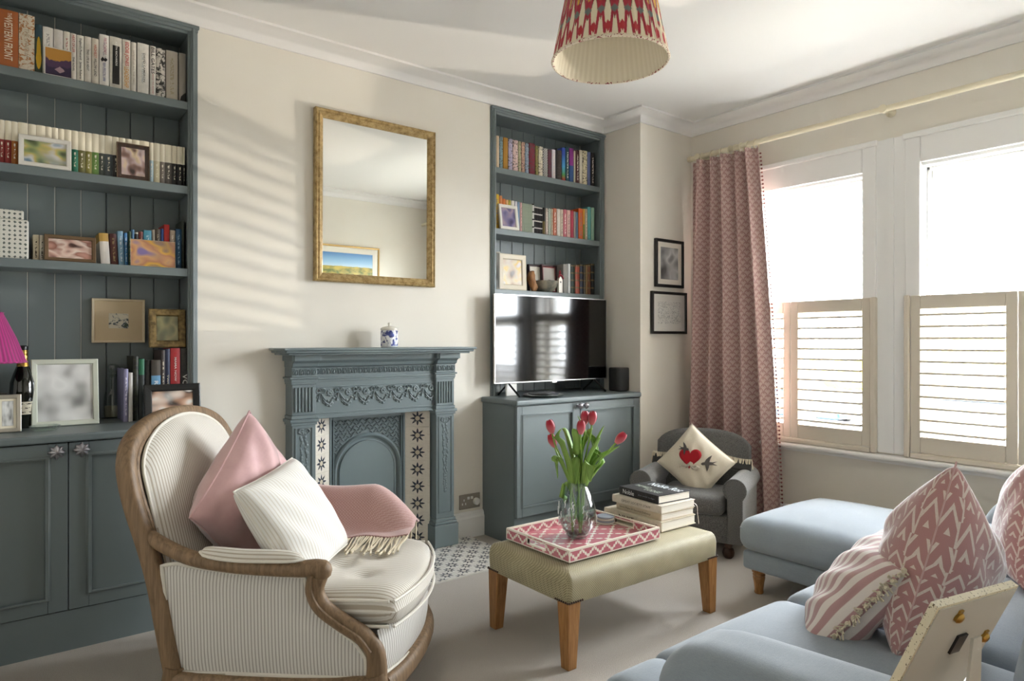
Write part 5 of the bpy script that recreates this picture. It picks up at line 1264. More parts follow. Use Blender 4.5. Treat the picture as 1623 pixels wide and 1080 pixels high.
# ------------------------------------------------------------------ inlaid tray
TX0, TX1, TY0, TY1, TZ = 1.652, 2.150, 1.790, 2.165, .3565
tr = thing('inlaid_tray', 'pink and white bone inlay tray on the coffee table', 'tray', ((TX0 + TX1) / 2, (TY0 + TY1) / 2, TZ))
tw, td = (TX1 - TX0) / 2, (TY1 - TY0) / 2
def trellis(t):
    u, v, _ = t.xyz('obj'); p = u * 9.0; q = v * 12.0
    zig = (p * 4).tri() * .09 + (q * 4).tri() * .09
    d = ((p.tri() + q.tri()) * .5 - .5).abs() * 1.0
    d2 = (d - (zig - .09) * .9).abs()
    return t.mix(d2.lt(.075), '#c2727c', '#efe3d6')
mat('inlay_floor', trellis, .18, coat=.6)
def zigz(t):
    p = t.xyz('uv'); u, v = p[0], p[1]; big = (u * 16).tri(); stp = ((u * 96).tri() - .5) * .30
    d = (v / .044 - .2 - big * .6 - stp * .5).abs()
    edge = v.lt(.004) + v.gt(.038)
    return t.mix((d.lt(.13) + edge).clamp(), '#c2727c', '#efe3d6')
mat('inlay_wall', zigz, .2, coat=.6); mat('bone_white', '#efe4d4', .3, coat=.4)
b = MB(); b.box(-tw + .004, tw - .004, -td + .004, td - .004, 0, .010); b.build('tray_floor', 'inlay_floor', tr)
W_ = .010
for sy in (-1, 1):
    b = MB(); b.box(-tw, tw, sy * td - (W_ if sy > 0 else 0), sy * td + (0 if sy > 0 else W_), 0, .042); b.build('long_side', 'inlay_wall', tr)
for sx in (-1, 1):
    xa, xb = (sx * tw - W_, sx * tw) if sx > 0 else (-tw, -tw + W_)
    b = MB(); g0, g1 = -.052, .052                    # hand hole in each short side
    b.box(xa, xb, -td + W_, g0, 0, .042); b.box(xa, xb, g1, td - W_, 0, .042); b.box(xa, xb, g0, g1, 0, .014); b.box(xa, xb, g0, g1, .034, .042)
    sd_ = b.build('short_side', 'inlay_wall', tr)
    b = MB(); x_ = sx * tw
    for q in ((g0 - .006, g0, .010, .038), (g1, g1 + .006, .010, .038), (g0, g1, .010, .015), (g0, g1, .033, .038)): b.box(xa - .0006, xb + .0006, q[0], q[1], q[2], q[3])
    b.build('handle_trim', 'bone_white', sd_)
b = MB(); ring([(-tw, -td), (tw, 0), (0, td), (0, 0)], [(0, 0), (0, .003), (W_, .003), (W_, 0)], b)
b.v = [Vector((p.x, p.z, .042 - p.y)) for p in b.v]; b.build('rim', 'bone_white', tr)
b = MB()
for a in (-1, 1):
    for c in (-1, 1): b.box(a * tw - .004 * (a > 0) - (0 if a > 0 else .0006), a * tw + .004 * (a < 0) + (.0006 if a > 0 else 0), c * td - .004 * (c > 0) - (0 if c > 0 else .0006), c * td + .004 * (c < 0) + (.0006 if c > 0 else 0), 0, .042)
tag(b.build('corner_inlay', 'bone_white', tr), kind='stuff')
# coasters behind the vase
q = onz(957, 832, TZ + .01)
for k in range(4):
    b = MB(); b.lathe([(.036, 0), (.038, .002), (.038, .006), (.036, .008)], n=28)
    tag(b.build('coaster', mat('coaster_%d' % (k % 2), ['#d9d4c8', '#8f96a0'][k % 2], .4), smooth=True, ang=40, at=(0, 0, 0)), 'round coaster in the small stack behind the glass vase, %s from the bottom' % ORD[k], 'coaster', 'stack of coasters').location = (q.x + .02, q.y + .01, TZ + .0105 + k * .0083)
# ------------------------------------------------------------------ vase of tulips
VX, VY, VZ = 1.875, 1.985, TZ + .0105
va = thing('glass_vase', 'clear cut-glass bulb vase of water on the pink tray', 'vase', (VX, VY, VZ))
vp = [(.030, 0), (.038, .003), (.046, .012), (.062, .035), (.073, .062), (.0765, .088), (.074, .115), (.066, .145), (.054, .175), (.043, .200), (.038, .215), (.040, .222)]
def refr(name, tint, rough, ior, col=None):
    m = bpy.data.materials.new(name); m.use_nodes = True; p = m.node_tree.nodes['Principled BSDF']
    p.inputs['Base Color'].default_value = C(tint); p.inputs['Transmission Weight'].default_value = 1; p.inputs['Roughness'].default_value = rough; p.inputs['IOR'].default_value = ior
    MATS[name] = m; return m
glassy('vase_glass', '#eaf2f0', .02, 1.5, 2.2); refr('water', '#f4f8f7', 0, 1.2)
b = MB(); b.lathe(vp + [(r - .003, z) for r, z in reversed(vp[3:])] + [(.044, .018), (.004, .012)], n=48, cap=False); b.build('glass_body', 'vase_glass', va, smooth=True, ang=70)
b = MB(); b.lathe([(.004, .001), (.032, .001), (.044, .009), (.0445, .016), (.004, .012)], n=40); b.build('glass_foot', 'clear_glass', va, smooth=True)
b = MB()                                             # etched figures round the waist
rnd = random.Random(9)
for k in range(26):
    a = rnd.uniform(0, 2 * pi); z = rnd.uniform(.05, .135)
    r = .0775 if z < .1 else .0765 - (z - .1) * .16
    pts = [(r * cos(a + da), r * sin(a + da), z + dz) for da, dz in ((0, 0), (.05, .012), (.02, .022), (.08, .03))]
    b.tube(spl(pts, 3), .0022, 4)
tag(b.build('etching', mat('etched_glass', '#e6e9e8', .6), va, smooth=True), kind='stuff')
b = MB(); wp = [(.004, .0125), (.043, .019), (.0585, .036), (.0695, .0625), (.073, .088), (.0705, .114), (.0685, .123), (.004, .123)]
b.lathe(wp, n=40, cap=False); b.build('water', 'clear_glass', va, smooth=True, ang=40)
mat('tulip_red', lambda t: t.mix(t.xyz('gen')[2].band(.1, .7), '#d87a80', '#b01f36'), .45, sheen=.3, spec=.4)
mat('tulip_green', lambda t: t.mix(t.noise(40).band(.3, .7), '#6a9236', '#93b552'), .45, spec=.4)
mat('tulip_leaf', lambda t: t.mix((t.xyz('uv')[0] * 9).tri() * .5 + t.noise(20) * .4, '#64903a', '#9dbb62'), .42, spec=.4)
def leaf(parent, pts, w, name='leaf'):
    P = spl(pts, 6); n = len(P) - 1; b = MB()
    for_up = Vector((0, 0, 1))
    def fn(u, v):
        k = v * n; i = min(int(k), n - 1); p = P[i].lerp(P[i + 1], k - i); t = (P[i + 1] - P[i]).normalized(); s = t.cross(for_up)
        if s.length < .1: s = Vector((.79, -.61, 0))
        s.normalize(); nn = s.cross(t); wd = w * (sin(pi * min(1, .12 + .88 * v)) ** .8) * (1 if v < .98 else .3)
        return p + s * (wd * (u - .5)) + nn * (wd * .35 * (abs(2 * u - 1) ** 2))
    w *= 1.3; b.grid(fn, 6, n); o = b.build(name, 'tulip_leaf', parent, smooth=True, ang=180); so = o.modifiers.new('t', 'SOLIDIFY'); so.thickness = .0012
    return o
def vpt(u, v, dd=0):
    """point above the vase seen at pixel (u, v), dd metres nearer or farther"""
    w = VX * _F.x + VY * _F.y + dd; d = _ray(u, v); return Vector((0, 0, CAM_H)) + d * w
stems = [((873, 678), (880, 706), -.02, 'leftmost red tulip, upper of the two drooping left'), ((876, 700), (884, 722), .03, 'drooping red tulip below the leftmost one'), ((927, 664), (926, 690), .02, 'tallest red tulip, at the back of the bunch'),
         ((921, 679), (920, 700), -.03, 'red tulip in the middle of the bunch, in front of the tallest'), ((939, 664), (936, 690), .0, 'red tulip just right of the tallest one'), ((983, 696), (968, 712), -.01, 'red tulip leaning far out to the right')]
for k, (hd, nk, dd, lab) in enumerate(stems):
    tp = vpt(*hd, dd); nk_ = vpt(*nk, dd); base = Vector((VX + .02 * cos(k * 2.2), VY + .02 * sin(k * 2.2), VZ + .020)); rim = Vector((VX + .024 * cos(k * 1.1 + 2), VY + .024 * sin(k * 1.1 + 2), VZ + .222))
    mid = (tp - base); 
    if hd[0] < 890: rim = vpt(903, 765, dd * .5)
    if hd[0] > 970: rim = vpt(928, 768, dd * .5)
    th = thing('tulip', lab, 'tulip', base, group='tulips in the vase')
    ax = (tp - nk_).normalized(); tip = tp + ax * .028
    b = MB(); b.tube(spl([Vector((0, 0, 0)), (rim - base) * .55 + Vector((0, 0, 0)), rim - base, (rim - base).lerp(nk_ - base, .5) + Vector((0, 0, .012)), nk_ - base, tp - base - ax * .024], 6), .0034, 8); b.build('stem', 'tulip_green', th, smooth=True)
    M4 = axes(tuple(tp - base - ax * .026), ax.orthogonal(), ax.cross(ax.orthogonal()))
    for j in range(6):
        a0 = j * pi / 3; rr_ = .0188 if j % 2 else .0175
        def pet(u, v, a0=a0, rr_=rr_):
            a = a0 + (u - .5) * 1.5 * (1 - .55 * v ** 3); r = rr_ * (sin(pi * (.10 + .72 * v)) ** .8) * (1 if v < 1 else .9)
            return M4 @ Vector((r * cos(a), r * sin(a), .056 * v))
        b = MB(); b.grid(pet, 5, 8); b.build('petal', 'tulip_red', th, smooth=True, ang=180)
lv = [((903, 780), (898, 740), (886, 700), (890, 680), .036, -.03), ((912, 780), (906, 735), (895, 690), (890, 680), .04, .02), ((918, 775), (922, 730), (926, 690), (916, 660), .026, .03), ((922, 775), (935, 730), (948, 705), (952, 694), .034, -.02),
      ((924, 775), (944, 735), (962, 722), (982, 708), .034, .02), ((905, 775), (888, 735), (880, 730), (884, 760), .026, -.02), ((926, 775), (950, 740), (945, 712), (958, 675), .03, .03), ((930, 772), (938, 745), (940, 740), (936, 765), .05, -.05), ((900, 775), (897, 770), (893, 790), (895, 800), .03, .01), ((910, 772), (912, 720), (910, 690), (909, 680), .03, -.03), ((928, 770), (940, 720), (935, 690), (940, 680), .03, .04)]
tl = [o for o in bpy.data.objects if o.parent is None and o.get('category') == 'tulip']
for k, (a, c, d, e, wd, dd) in enumerate(lv):
    p = tl[k % len(tl)]; off = Vector(p.location)
    leaf(p, [vpt(*a, dd * .3) - off, vpt(*c, dd * .7) - off, vpt(*d, dd) - off, vpt(*e, dd * 1.2) - off], wd)
# ------------------------------------------------------------------ stack of big books on the table
def flat_book(label, x0, x1, y0, y1, z, h, m, rz, texts=(), top=None):
    th = thing('coffee_table_book', label, 'book', ((x0 + x1) / 2, (y0 + y1) / 2, z), R(rz), group='stack of books on the coffee table')
    a, c = (x1 - x0) / 2, (y1 - y0) / 2; b = MB()
    n = 5; P = [(a, 0)] + [(-a - .002 * sin(pi * k / n), h * k / n) for k in range(n + 1)] + [(a, h), (a, h - .003), (-a + .004, h - .003), (-a + .004, .003), (a, .003)]
    b.prism(P, -c, c); b.build('cover', m, th)
    b = MB(); b.box(-a + .004, a - .004, -c + .003, c - .003, .003, h - .003); b.build('pages', 'page_edges', th)
    for s, col, pos, L, H in texts: lettering(s, ink(col), th, axes((-a - .0028, pos, h / 2), (0, -1, 0), (0, 0, 1)), L, H)
    if top:
        for s, col, px_, py_, L, H in top: lettering(s, ink(col), th, axes((px_, py_, h + .0006), (0, -1, 0), (1, 0, 0)), L, H, bold=True)
    return th
zb = .3560
B1 = flat_book('thick cream book at the bottom of the stack on the table', 2.224, 2.452, 1.842, 2.175, zb, .040, spine('#ded4c0'), 0, (('NUIT', '#3a3530', .03, .09, .016), ('o', '#3a3530', -.14, .012, .012)))
B2 = flat_book('pale tan book second from the bottom of the table stack', 2.245, 2.452, 1.850, 2.120, zb + .0405, .030, spine('#cfc0a6'), -3, (('Some Make A Second Delivery', '#4a433a', .02, .19, .011),))
B3 = flat_book('ivory book under the black one in the table stack', 2.240, 2.462, 1.852, 2.140, zb + .071, .032, spine('#e2d9c9'), -1, (('GREAT SOCIETY STAFF', '#6a635a', .0, .17, .010),))
zz = zb + .1035
B4 = flat_book('black book with silver script on top of the table stack', 2.262, 2.462, 1.878, 2.118, zz, .036, spine('#14161b'), -4, (('Noble', '#e9ecec', .06, .07, .020), ('the wild lodge', '#7d8a92', -.05, .10, .008)),
   (('Noble Rot', '#dfe8ea', .055, -.02, .19, .050), ('THE WILD', '#aeb8a8', -.02, .05, .09, .028), ('LODGE', '#aeb8a8', -.05, -.04, .09, .03)))
b = MB(); b.tube(spl([(.10, -.135, .022), (.115, -.15, .004), (.118, -.152, -.03), (.121, -.156, -.075)], 6), .003, 6, flat=.3); b.build('ribbon_marker', 'bone_white', B3, smooth=True)
# ------------------------------------------------------------------ soft furniture helpers
def softbox(b, x0, x1, y0, y1, z0, z1, r, n=14, crown=0, bulge=0, warp=None, rz=None):
    """rounded, slightly inflated box (welded grid)"""
    c = Vector(((x0 + x1) / 2, (y0 + y1) / 2, (z0 + z1) / 2)); h = Vector(((x1 - x0) / 2, (y1 - y0) / 2, (z1 - z0) / 2)); r = min(r, *h); rz_ = min(rz if rz else r, h.z)
    def pt(p):
        q = Vector((max(-h.x + r, min(h.x - r, p.x)), max(-h.y + r, min(h.y - r, p.y)), max(-h.z + rz_, min(h.z - rz_, p.z)))); d = p - q
        d2 = Vector((d.x / r, d.y / r, d.z / rz_))
        if d2.length > 1e-9: d2.normalize(); p = q + Vector((d2.x * r, d2.y * r, d2.z * rz_))
        a, e, f = p.x / h.x, p.y / h.y, p.z / h.z
        if crown: p = p + Vector((0, 0, crown * max(0, f) * (1 - a * a) * (1 - e * e)))
        if bulge: p = p + Vector((math.copysign(bulge, a) * (abs(a) ** 6) * (1 - e * e) * (1 - f * f), math.copysign(bulge, e) * (abs(e) ** 6) * (1 - a * a) * (1 - f * f), 0))
        p = p + c
        return Vector(warp(p)) if warp else p
    # denser samples near the edges so the rounding is smooth
    S = [-1 + 2 * (.5 - .5 * cos(pi * k / n)) for k in range(n + 1)]
    for ax in range(3):
        for s in (-1, 1):
            def fn(u, v, ax=ax, s=s):
                a, e = S[int(round(u * n))], S[int(round(v * n))]; p = [0, 0, 0]; p[ax] = s * h[ax]; o = [k for k in range(3) if k != ax]; p[o[0]] = a * h[o[0]]; p[o[1]] = e * h[o[1]]
                return pt(Vector(p))
            o = [k for k in range(3) if k != ax]
            b.grid(fn, n, n, uvf=lambda u, v, o=o: ((2 * u - 1) * h[o[0]], (2 * v - 1) * h[o[1]]))
def weld(o, d=1e-4):
    import bmesh
    bm = bmesh.new(); bm.from_mesh(o.data); bmesh.ops.remove_doubles(bm, verts=bm.verts, dist=d); bmesh.ops.recalc_face_normals(bm, faces=bm.faces); bm.to_mesh(o.data); bm.free(); o.data.shade_smooth(); return o
def soft(name, m, parent, *a, world=True, **kw):
    b = MB(); softbox(b, *a, **kw); return weld(b.build(name, m, parent, world=world, smooth=True, ang=180, fix=False))
def linenfn(a, c):
    def f(t):
        p = t.xyz('obj'); k = t.noise(1, vec=t.comb(p[0] * 900, p[1] * 60, p[2] * 900), detail=2) * .5 + t.noise(1, vec=t.comb(p[0] * 60, p[1] * 900, p[2] * 900), detail=2) * .5
        return t.mix((k.band(.35, .65) * .6 + t.noise(5).band(.3, .7) * .4).clamp(), a, c)
    return f
mat('blue_linen', linenfn('#818c96', '#99a3ac'), .9, bump=lambda t: t.noise(700, detail=2), bstr=.25, sheen=.3)
mat('grey_wool', lambda t: t.mix(t.noise(300, detail=4).band(.35, .65), '#4b4a49', '#7d7b78'), .95, bump=lambda t: t.noise(500), bstr=.4, sheen=.3)
# ------------------------------------------------------------------ sofa
SF = thing('sofa', 'long pale blue linen sofa with loose seat cushions along the rear wall', 'sofa', (2.18, .55, 0))
BLN = 'blue_linen'
soft('base', BLN, SF, 1.00, 3.38, .03, .98, .10, .30, .03)
soft('back_frame', BLN, SF, 1.00, 3.38, .012, .17, .10, .70, .06)
def arm_warp(sgn):
    def f(p):
        t = (.86 - p.y) / .85                          # 0 at the front, 1 at the back
        z = p.z + (.055 * t if p.z > .45 else 0); drop = max(0, (p.y - .72) / .14)
        if p.z > .4: z -= .022 * drop ** 2
        return (p.x, p.y, z)
    return f
soft('arm', BLN, SF, .985, 1.215, .03, .865, .10, .592, .078, warp=arm_warp(1), n=18)
soft('arm', BLN, SF, 3.185, 3.415, .03, 1.02, .10, .575, .105, warp=arm_warp(-1), n=18)
def T_warp(p):                                        # first seat cushion steps in front of the arm
    return (p.x, p.y, p.z)
for k, (a, c) in enumerate(((1.222, 1.800), (1.806, 2.490), (2.496, 3.178))):
    s = soft('seat_cushion', BLN, SF, a, c, .20, 1.065, .300, .430, .050, crown=.038, bulge=.012, n=20)
b = MB(); softbox(b, 1.045, 1.26, .872, 1.062, .302, .425, .05, crown=.006, n=12); weld(b.build('seat_cushion_return', BLN, SF, world=True, smooth=True, ang=180, fix=False))
for a, c in ((1.235, 1.80), (1.81, 2.48), (2.49, 3.175)): soft('back_cushion', BLN, SF, a, c, .165, .385, .455, .80, .10, bulge=.02, n=16, warp=lambda p: (p.x, p.y - (p.z - .455) * .18, p.z))
for x in (1.08, 3.30):
    for y in (.12, .90):
        b = MB(); b.lathe([(.020, 0), (.024, .01), (.022, .03), (.032, .07), (.034, .10)], (x, y, 0), n=16); b.build('leg', 'oak_leg', SF, world=True, smooth=True)
# ------------------------------------------------------------------ footstool
FS = thing('footstool', 'large pale blue linen footstool on turned oak feet beside the sofa', 'footstool', (3.07, 1.44, 0))
soft('base', BLN, FS, 2.735, 3.415, 1.09, 1.800, .112, .200, .02, n=12)
soft('top_cushion', BLN, FS, 2.715, 3.435, 1.075, 1.820, .194, .345, .060, crown=.052, bulge=.014, n=22)
b = MB(); E_ = [(2.722, 1.082), (3.428, 1.082), (3.428, 1.813), (2.722, 1.813)]
b.tube([(x, y, .300) for x, y in [(2.775, 1.077), (3.375, 1.077), (3.425, 1.100), (3.431, 1.14), (3.431, 1.76), (3.425, 1.80), (3.375, 1.819), (2.775, 1.819), (2.727, 1.80), (2.718, 1.76), (2.718, 1.14), (2.727, 1.10)]], .0035, 6, closed=True); b.build('seam', BLN, FS, world=True, smooth=True)
for x in (2.79, 3.36):
    for y in (1.145, 1.745):
        b = MB(); b.lathe([(.018, 0), (.021, .006), (.019, .016), (.023, .05), (.028, .075), (.024, .08), (.029, .085), (.025, .092), (.031, .098), (.033, .114)], (x, y, 0), n=18); b.build('leg', 'oak_leg', FS, world=True, smooth=True, ang=50)
# ------------------------------------------------------------------ sofa cushions
def arrows(t):
    u, v, _ = t.xyz('uv'); p, q = u / .044, v / .030
    par = (p.fl() * .5).fr() * 2                       # alternate columns
    z = (p.fr() - .5).abs() * 2
    d = ((q + z * .9 + par * .5).fr() - .5).abs()      # chevrons
    gate = ((q * .5 + par * .37).fr()).gt(.18)
    hook = ((p + .5).fr() - .5).abs().lt(.09) * ((q * .5).fr()).lt(.55)
    k = (d.lt(.15) * gate + ((p * .5).fr() - .5).abs().lt(.05) * ((q * .5 + par * .5).fr()).lt(.5)).clamp()
    return t.mix(t.noise(260).band(.3, .7) * .2, t.mix(k, '#bb8681', '#e6d6cb'), '#a98a86')
mat('arrow_print', arrows, .9, sheen=1.0, bump=400, bstr=.2)
def pinkstripe(t):
    p = t.xyz('uv')[0]; return t.mix((p / .040).tri().band(.45, .55), '#e7dcd3', '#b9908d')
mat('pink_stripe', pinkstripe, .9, sheen=.4, bump=400, bstr=.2)
mat('soft_trim', '#cfaaa4', .9, sheen=.5)
wx = Vector((.90, .36, 0))
_p = pillow('patterned_cushion', 'dusty pink arrow patterned cushion standing at the near end of the sofa', (1.815, .645, .655), Vector((.98, .19, -.10)), (.06, -.22, .95), .42, .46, .25, 'arrow_print', ('soft_trim', .0018), sag=.52, seed=8, ear=.05, puff=.47, group='patterned sofa cushions')
pillow('patterned_cushion', 'dusty pink arrow patterned cushion at the right edge, farther along the sofa', (2.47, .61, .655), (.95, .30, -.2), (.22, -.2, .95), .42, .45, .22, 'arrow_print', ('soft_trim', .0018), sag=.45, seed=9, ear=.05, puff=.38, group='patterned sofa cushions')
pillow('patterned_cushion', 'dusty pink arrow patterned cushion half hidden behind the right-edge one', (2.74, .55, .680), (.97, .22, -.1), (.1, -.2, .95), .43, .44, .20, 'arrow_print', ('soft_trim', .0018), seed=10, ear=.05, puff=.38, group='patterned sofa cushions')
sc_, sfn = pillow('striped_cushion', 'pink and white striped cushion with cream fringe lying against the patterned one', (1.755, .815, .520), wx, (.12, -.60, .76), .40, .32, .16, 'pink_stripe', None, seed=12, ear=.04, puff=.36)
b = MB(); rnd = random.Random(4); k = 0
edge = [sfn(i / 60, 0, 1) for i in range(60)] + [sfn(1, i / 46, 1) for i in range(46)] + [sfn(1 - i / 60, 1, 1) for i in range(60)] + [sfn(0, 1 - i / 46, 1) for i in range(46)]
cen = Vector((0, 0, 0))
for i, p in enumerate(edge):
    o_ = (p - cen).normalized()
    for j in range(2):
        d = o_ + Vector((rnd.uniform(-.6, .6), rnd.uniform(-1.3, 1.3), rnd.uniform(-.6, .6)))
        b.tube([p, p + d * .006, p + d * .013 + Vector((0, 0, -.003))], .0021, 4)
    if i % 3 == 0: b.ball(p + o_ * .004, .0065, 6)
tag(b.build('fringe', 'cream_yarn', sc_, smooth=True), kind='stuff')
# ------------------------------------------------------------------ side table with the frame seen from behind
ST = thing('side_table', 'small round side table at the near end of the sofa', 'table', (.755, .215, 0))
b = MB(); b.lathe([(.02, .705), (.202, .705), (.207, .712), (.207, .722), (.202, .728), (.02, .728)], n=40); b.build('table_top', 'oak_leg', ST, smooth=True, ang=40)
b = MB(); b.lathe([(.14, 0), (.14, .015), (.03, .03), (.022, .06), (.022, .66), (.05, .706)], n=24); b.build('pedestal', 'oak_leg', ST, smooth=True, ang=50)
flat_book('white hardback lying under the bone-edged photo frame', .735, .950, .245, .362, .7285, .0165, spine('#eceae6'), 2)
mat('bone_edge', lambda t: t.mix(t.noise(420, detail=2).gt(.64), '#e2d8bc', '#6b5a3c'), .5); mat('grey_backboard', '#c4c0b6', .8, bump=40, bstr=.1)
fr = thing('framed_photo', 'bone-edged photo frame seen from behind at the lower right corner', 'photo frame', (.806, .318, .7455), rot=(R(-24), 0, R(168)))
w2, hh = .136, .172
b = MB(); ring([(-w2 / 2, 0), (w2 / 2, 0), (0, hh), (0, 0)], [(0, -.003), (0, .005), (.018, .005), (.018, -.003)], b); b.build('frame', 'bone_edge', fr)
b = MB(); b.box(-w2 / 2 + .003, w2 / 2 - .003, .001, .0042, .003, hh - .003); b.build('backboard', 'grey_backboard', fr)
b = MB(); b.box(-w2 / 2 + .016, w2 / 2 - .016, -.004, .003, .016, hh - .016); b.build('photo', 'photo_field', fr)
for x, z in ((.022, hh - .022), (-.030, hh - .022 - .03), (-.052, hh * .52)):
    pass
for x, z in ((.026, hh - .020), (-.050, hh * .62)):
    b = MB(); b.m = Matrix.Translation((x, .0042, z)) @ Matrix.Rotation(R(-90), 4, 'X'); b.lathe([(.0055, 0), (.006, .003), (.004, .005), (.001, .0055)], n=12); b.box(-.003, .003, -.009, .004, 0, .002); b.build('turn_button', 'brass', fr, smooth=True, ang=40)
b = MB(); b.box(-.010, .006, .0042, .0068, .098, .122); b.build('hinge', 'black_plastic', fr)
b = MB(); b.prism([(-.020, 0), (.012, 0), (.004, .118), (-.010, .118)], 0, .003); o = b.build('strut', 'grey_backboard', fr); o.location = (0, .055, .018); o.rotation_euler = (R(20), 0, 0)
# ------------------------------------------------------------------ little grey armchair
KA = thing('small_armchair', 'small charcoal wool armchair with rolled arms in the corner', 'armchair', (2.985, 2.305, 0), R(-66.6))
GW = 'grey_wool'
soft('base', GW, KA, -.245, .245, .015, .46, .075, .225, .025, world=False, n=10)
soft('seat_cushion', GW, KA, -.195, .195, -.005, .40, .222, .315, .035, world=False, crown=.02, n=12)
for s in (-1, 1):
    b = MB()
    def armfn(u, v, s=s):                              # rolled arm: scroll on an upright panel
        a = 2 * pi * u; r = .058
        P = (s * .255 + r * cos(a), 0, .372 + r * sin(a))
        if sin(a) < -.3:                               # flatten into the upright
            k = (-sin(a) - .3) / .7; P = (s * (.255 - .012) + (.043 * cos(a) / max(.3, abs(cos(a)) + .2)), 0, .372 + r * sin(a) - .22 * min(1, k * 1.6))
        return (P[0], 0 + v * .47, P[2])
    N_ = 40
    out = [(armfn(k / N_, 0)[0], armfn(k / N_, 0)[2]) for k in range(N_)]
    out = [(s * .255 + .058 * cos(a), .372 + .058 * sin(a)) for a in [(-.22 + 1.44 * k / 26) * pi for k in range(27)]]
    out = [(p[0], p[1]) for p in out]; xi = (s * .255 - .040, s * .255 + .040)
    poly = [(xi[1], .085), (xi[1], .325)] + out + [(xi[0], .325), (xi[0], .085)]
    b.prism(poly, .0, .46); b.build('arm', GW, KA, smooth=True, ang=40, bevel=.006)
    b = MB(); ring_ = [(p[0], -.002, p[1]) for p in poly[1:-1]]; b.tube(ring_, .004, 6); b.build('arm_piping', GW, KA, smooth=True)
def kback(u, v, f):
    x = -.275 + .55 * u; top = .605 + .030 * cos((u - .5) * pi) - .055 * (abs(2 * u - 1) ** 6); z = .20 + v * (top - .20)
    yb = .40 + .085 * v - .07 * (2 * u - 1) ** 2 * v * .6
    e = (1 - abs(2 * u - 1) ** 8) * (1 - max(0, 2 * v - 1) ** 8)
    return (x, yb + (.105 * max(0, e) ** .5 - .045 if f else -.045 - 0 * v), z) if f else (x, yb - .045 - .012 * sin(pi * v) * sin(pi * u), z)
b = MB(); b.grid(lambda u, v: kback(u, v, False), 24, 14); b.grid(lambda u, v: kback(1 - u, v, True), 24, 14); weld(b.build('backrest', GW, KA, smooth=True, ang=180, fix=False))
for s in (-1, 1):
    for y in (.045, .43):
        b = MB(); b.lathe([(.018, 0), (.028, .012), (.032, .03), (.026, .05), (.018, .056), (.022, .062), (.024, .078)], (s * .215, y, 0), n=18); b.build('leg', 'dark_wood', KA, smooth=True)
# cream fringed shawl tucked behind the cushion
SH = thing('shawl', 'cream fringed shawl draped across the back of the small grey armchair', 'shawl', (2.985, 2.305, 0), R(-66.6))
kx = Matrix.Rotation(R(-66.6), 3, 'Z')
def kw(p): return Vector((2.985, 2.305, 0)) + kx @ Vector(p)
mat('shawl_cloth', '#3a3836', .95, sheen=.4)
def shw(u, v):
    x = -.285 + .57 * u; y0 = kback(min(max((x + .275) / .55, .02), .98), .55, False)[1] - .016
    return (x, y0 - .018 - .03 * v - (.02 if .2 < u < .8 else 0) * v, .505 - .028 * abs(2 * u - 1) - v * .055 - .01 * sin(9 * u))
b = MB(); b.grid(shw, 30, 4); o = b.build('cloth', 'shawl_cloth', SH, smooth=True, ang=180); o.modifiers.new('t', 'SOLIDIFY').thickness = .006
b = MB(); rnd = random.Random(8)
for k in range(84):
    p = Vector(shw(k / 83, 0)); dx = rnd.uniform(-.012, .012); L = rnd.uniform(.045, .062)
    b.tube([p + Vector((0, -.004, .012)), p + Vector((dx * .4, -.012, -.006)), p + Vector((dx, -.016, .012 - L))], .0026, 5)
tag(b.build('fringe', 'cream_yarn', SH, smooth=True), kind='stuff')
# heart cushion
mat('calico', lambda t: t.mix(t.noise(300).band(.3, .7), '#d8cdb8', '#e6dcc9'), .9, bump=400, bstr=.2)
ang = R(-38); e1 = kx @ Vector((1, 0, 0)); e2 = kx @ Vector((0, .30, .95)).normalized()
HC, hfn = pillow('heart_cushion', 'cream cushion with a red heart and two swallows on the small armchair', kw((-.005, .235, .462)), e1 * cos(ang) + e2 * sin(ang), e2 * cos(ang) - e1 * sin(ang), .33, .30, .13, 'calico', ('calico', .003), seed=15, ear=.05, wrk=.003)
def decal(nm, poly, m, lift=.0016):
    ca, sa = cos(-ang), sin(-ang); b = MB(); vs = []
    import bmesh
    pts = [((x * ca - y * sa) if False else (x * cos(ang) + y * sin(ang)), (-x * sin(ang) + y * cos(ang))) for x, y in poly]
    c = (sum(p[0] for p in pts) / len(pts), sum(p[1] for p in pts) / len(pts)); K = 4
    def surf(x, z):
        q = hfn(min(max(x / .33 + .5, 0), 1), min(max(z / .30 + .5, 0), 1), -1); return Vector((x, q.y - lift - .0035, z))
    for r in range(K + 1): vs += [surf(c[0] + (p[0] - c[0]) * r / K, c[1] + (p[1] - c[1]) * r / K) for p in pts]
    n = len(pts); fs = [(r * n + i, r * n + (i + 1) % n, (r + 1) * n + (i + 1) % n, (r + 1) * n + i) for r in range(K) for i in range(n)]
    b._add(vs, fs); o = b.build(nm, m, HC, smooth=True, ang=180); weld(o); o.modifiers.new('t', 'SOLIDIFY').thickness = .0015; return o
heart = [(.068 * (16 * sin(t) ** 3) / 17, .068 * (13 * cos(t) - 5 * cos(2 * t) - 2 * cos(3 * t) - cos(4 * t)) / 17) for t in [2 * pi * k / 40 for k in range(40)]]
decal('heart', [(x - .018, y + .016) for x, y in heart], mat('felt_red', '#a8121f', .9))
bird = [(-.030, -.004), (-.022, .004), (-.012, .006), (-.006, .020), (.006, .034), (.022, .046), (.014, .026), (.010, .010), (.026, .010), (.050, .018), (.030, .004), (.052, -.004), (.026, -.004), (.012, -.006), (.010, -.020), (.002, -.040), (-.004, -.022), (-.008, -.008), (-.022, -.010)]
mat('stitch_grey', '#5a5550', .9); mat('stitch_pale', '#cfc4b2', .9)
decal('swallow', [(x * 1.1 + .078, y * 1.1 - .012) for x, y in bird], 'stitch_grey', .0022)
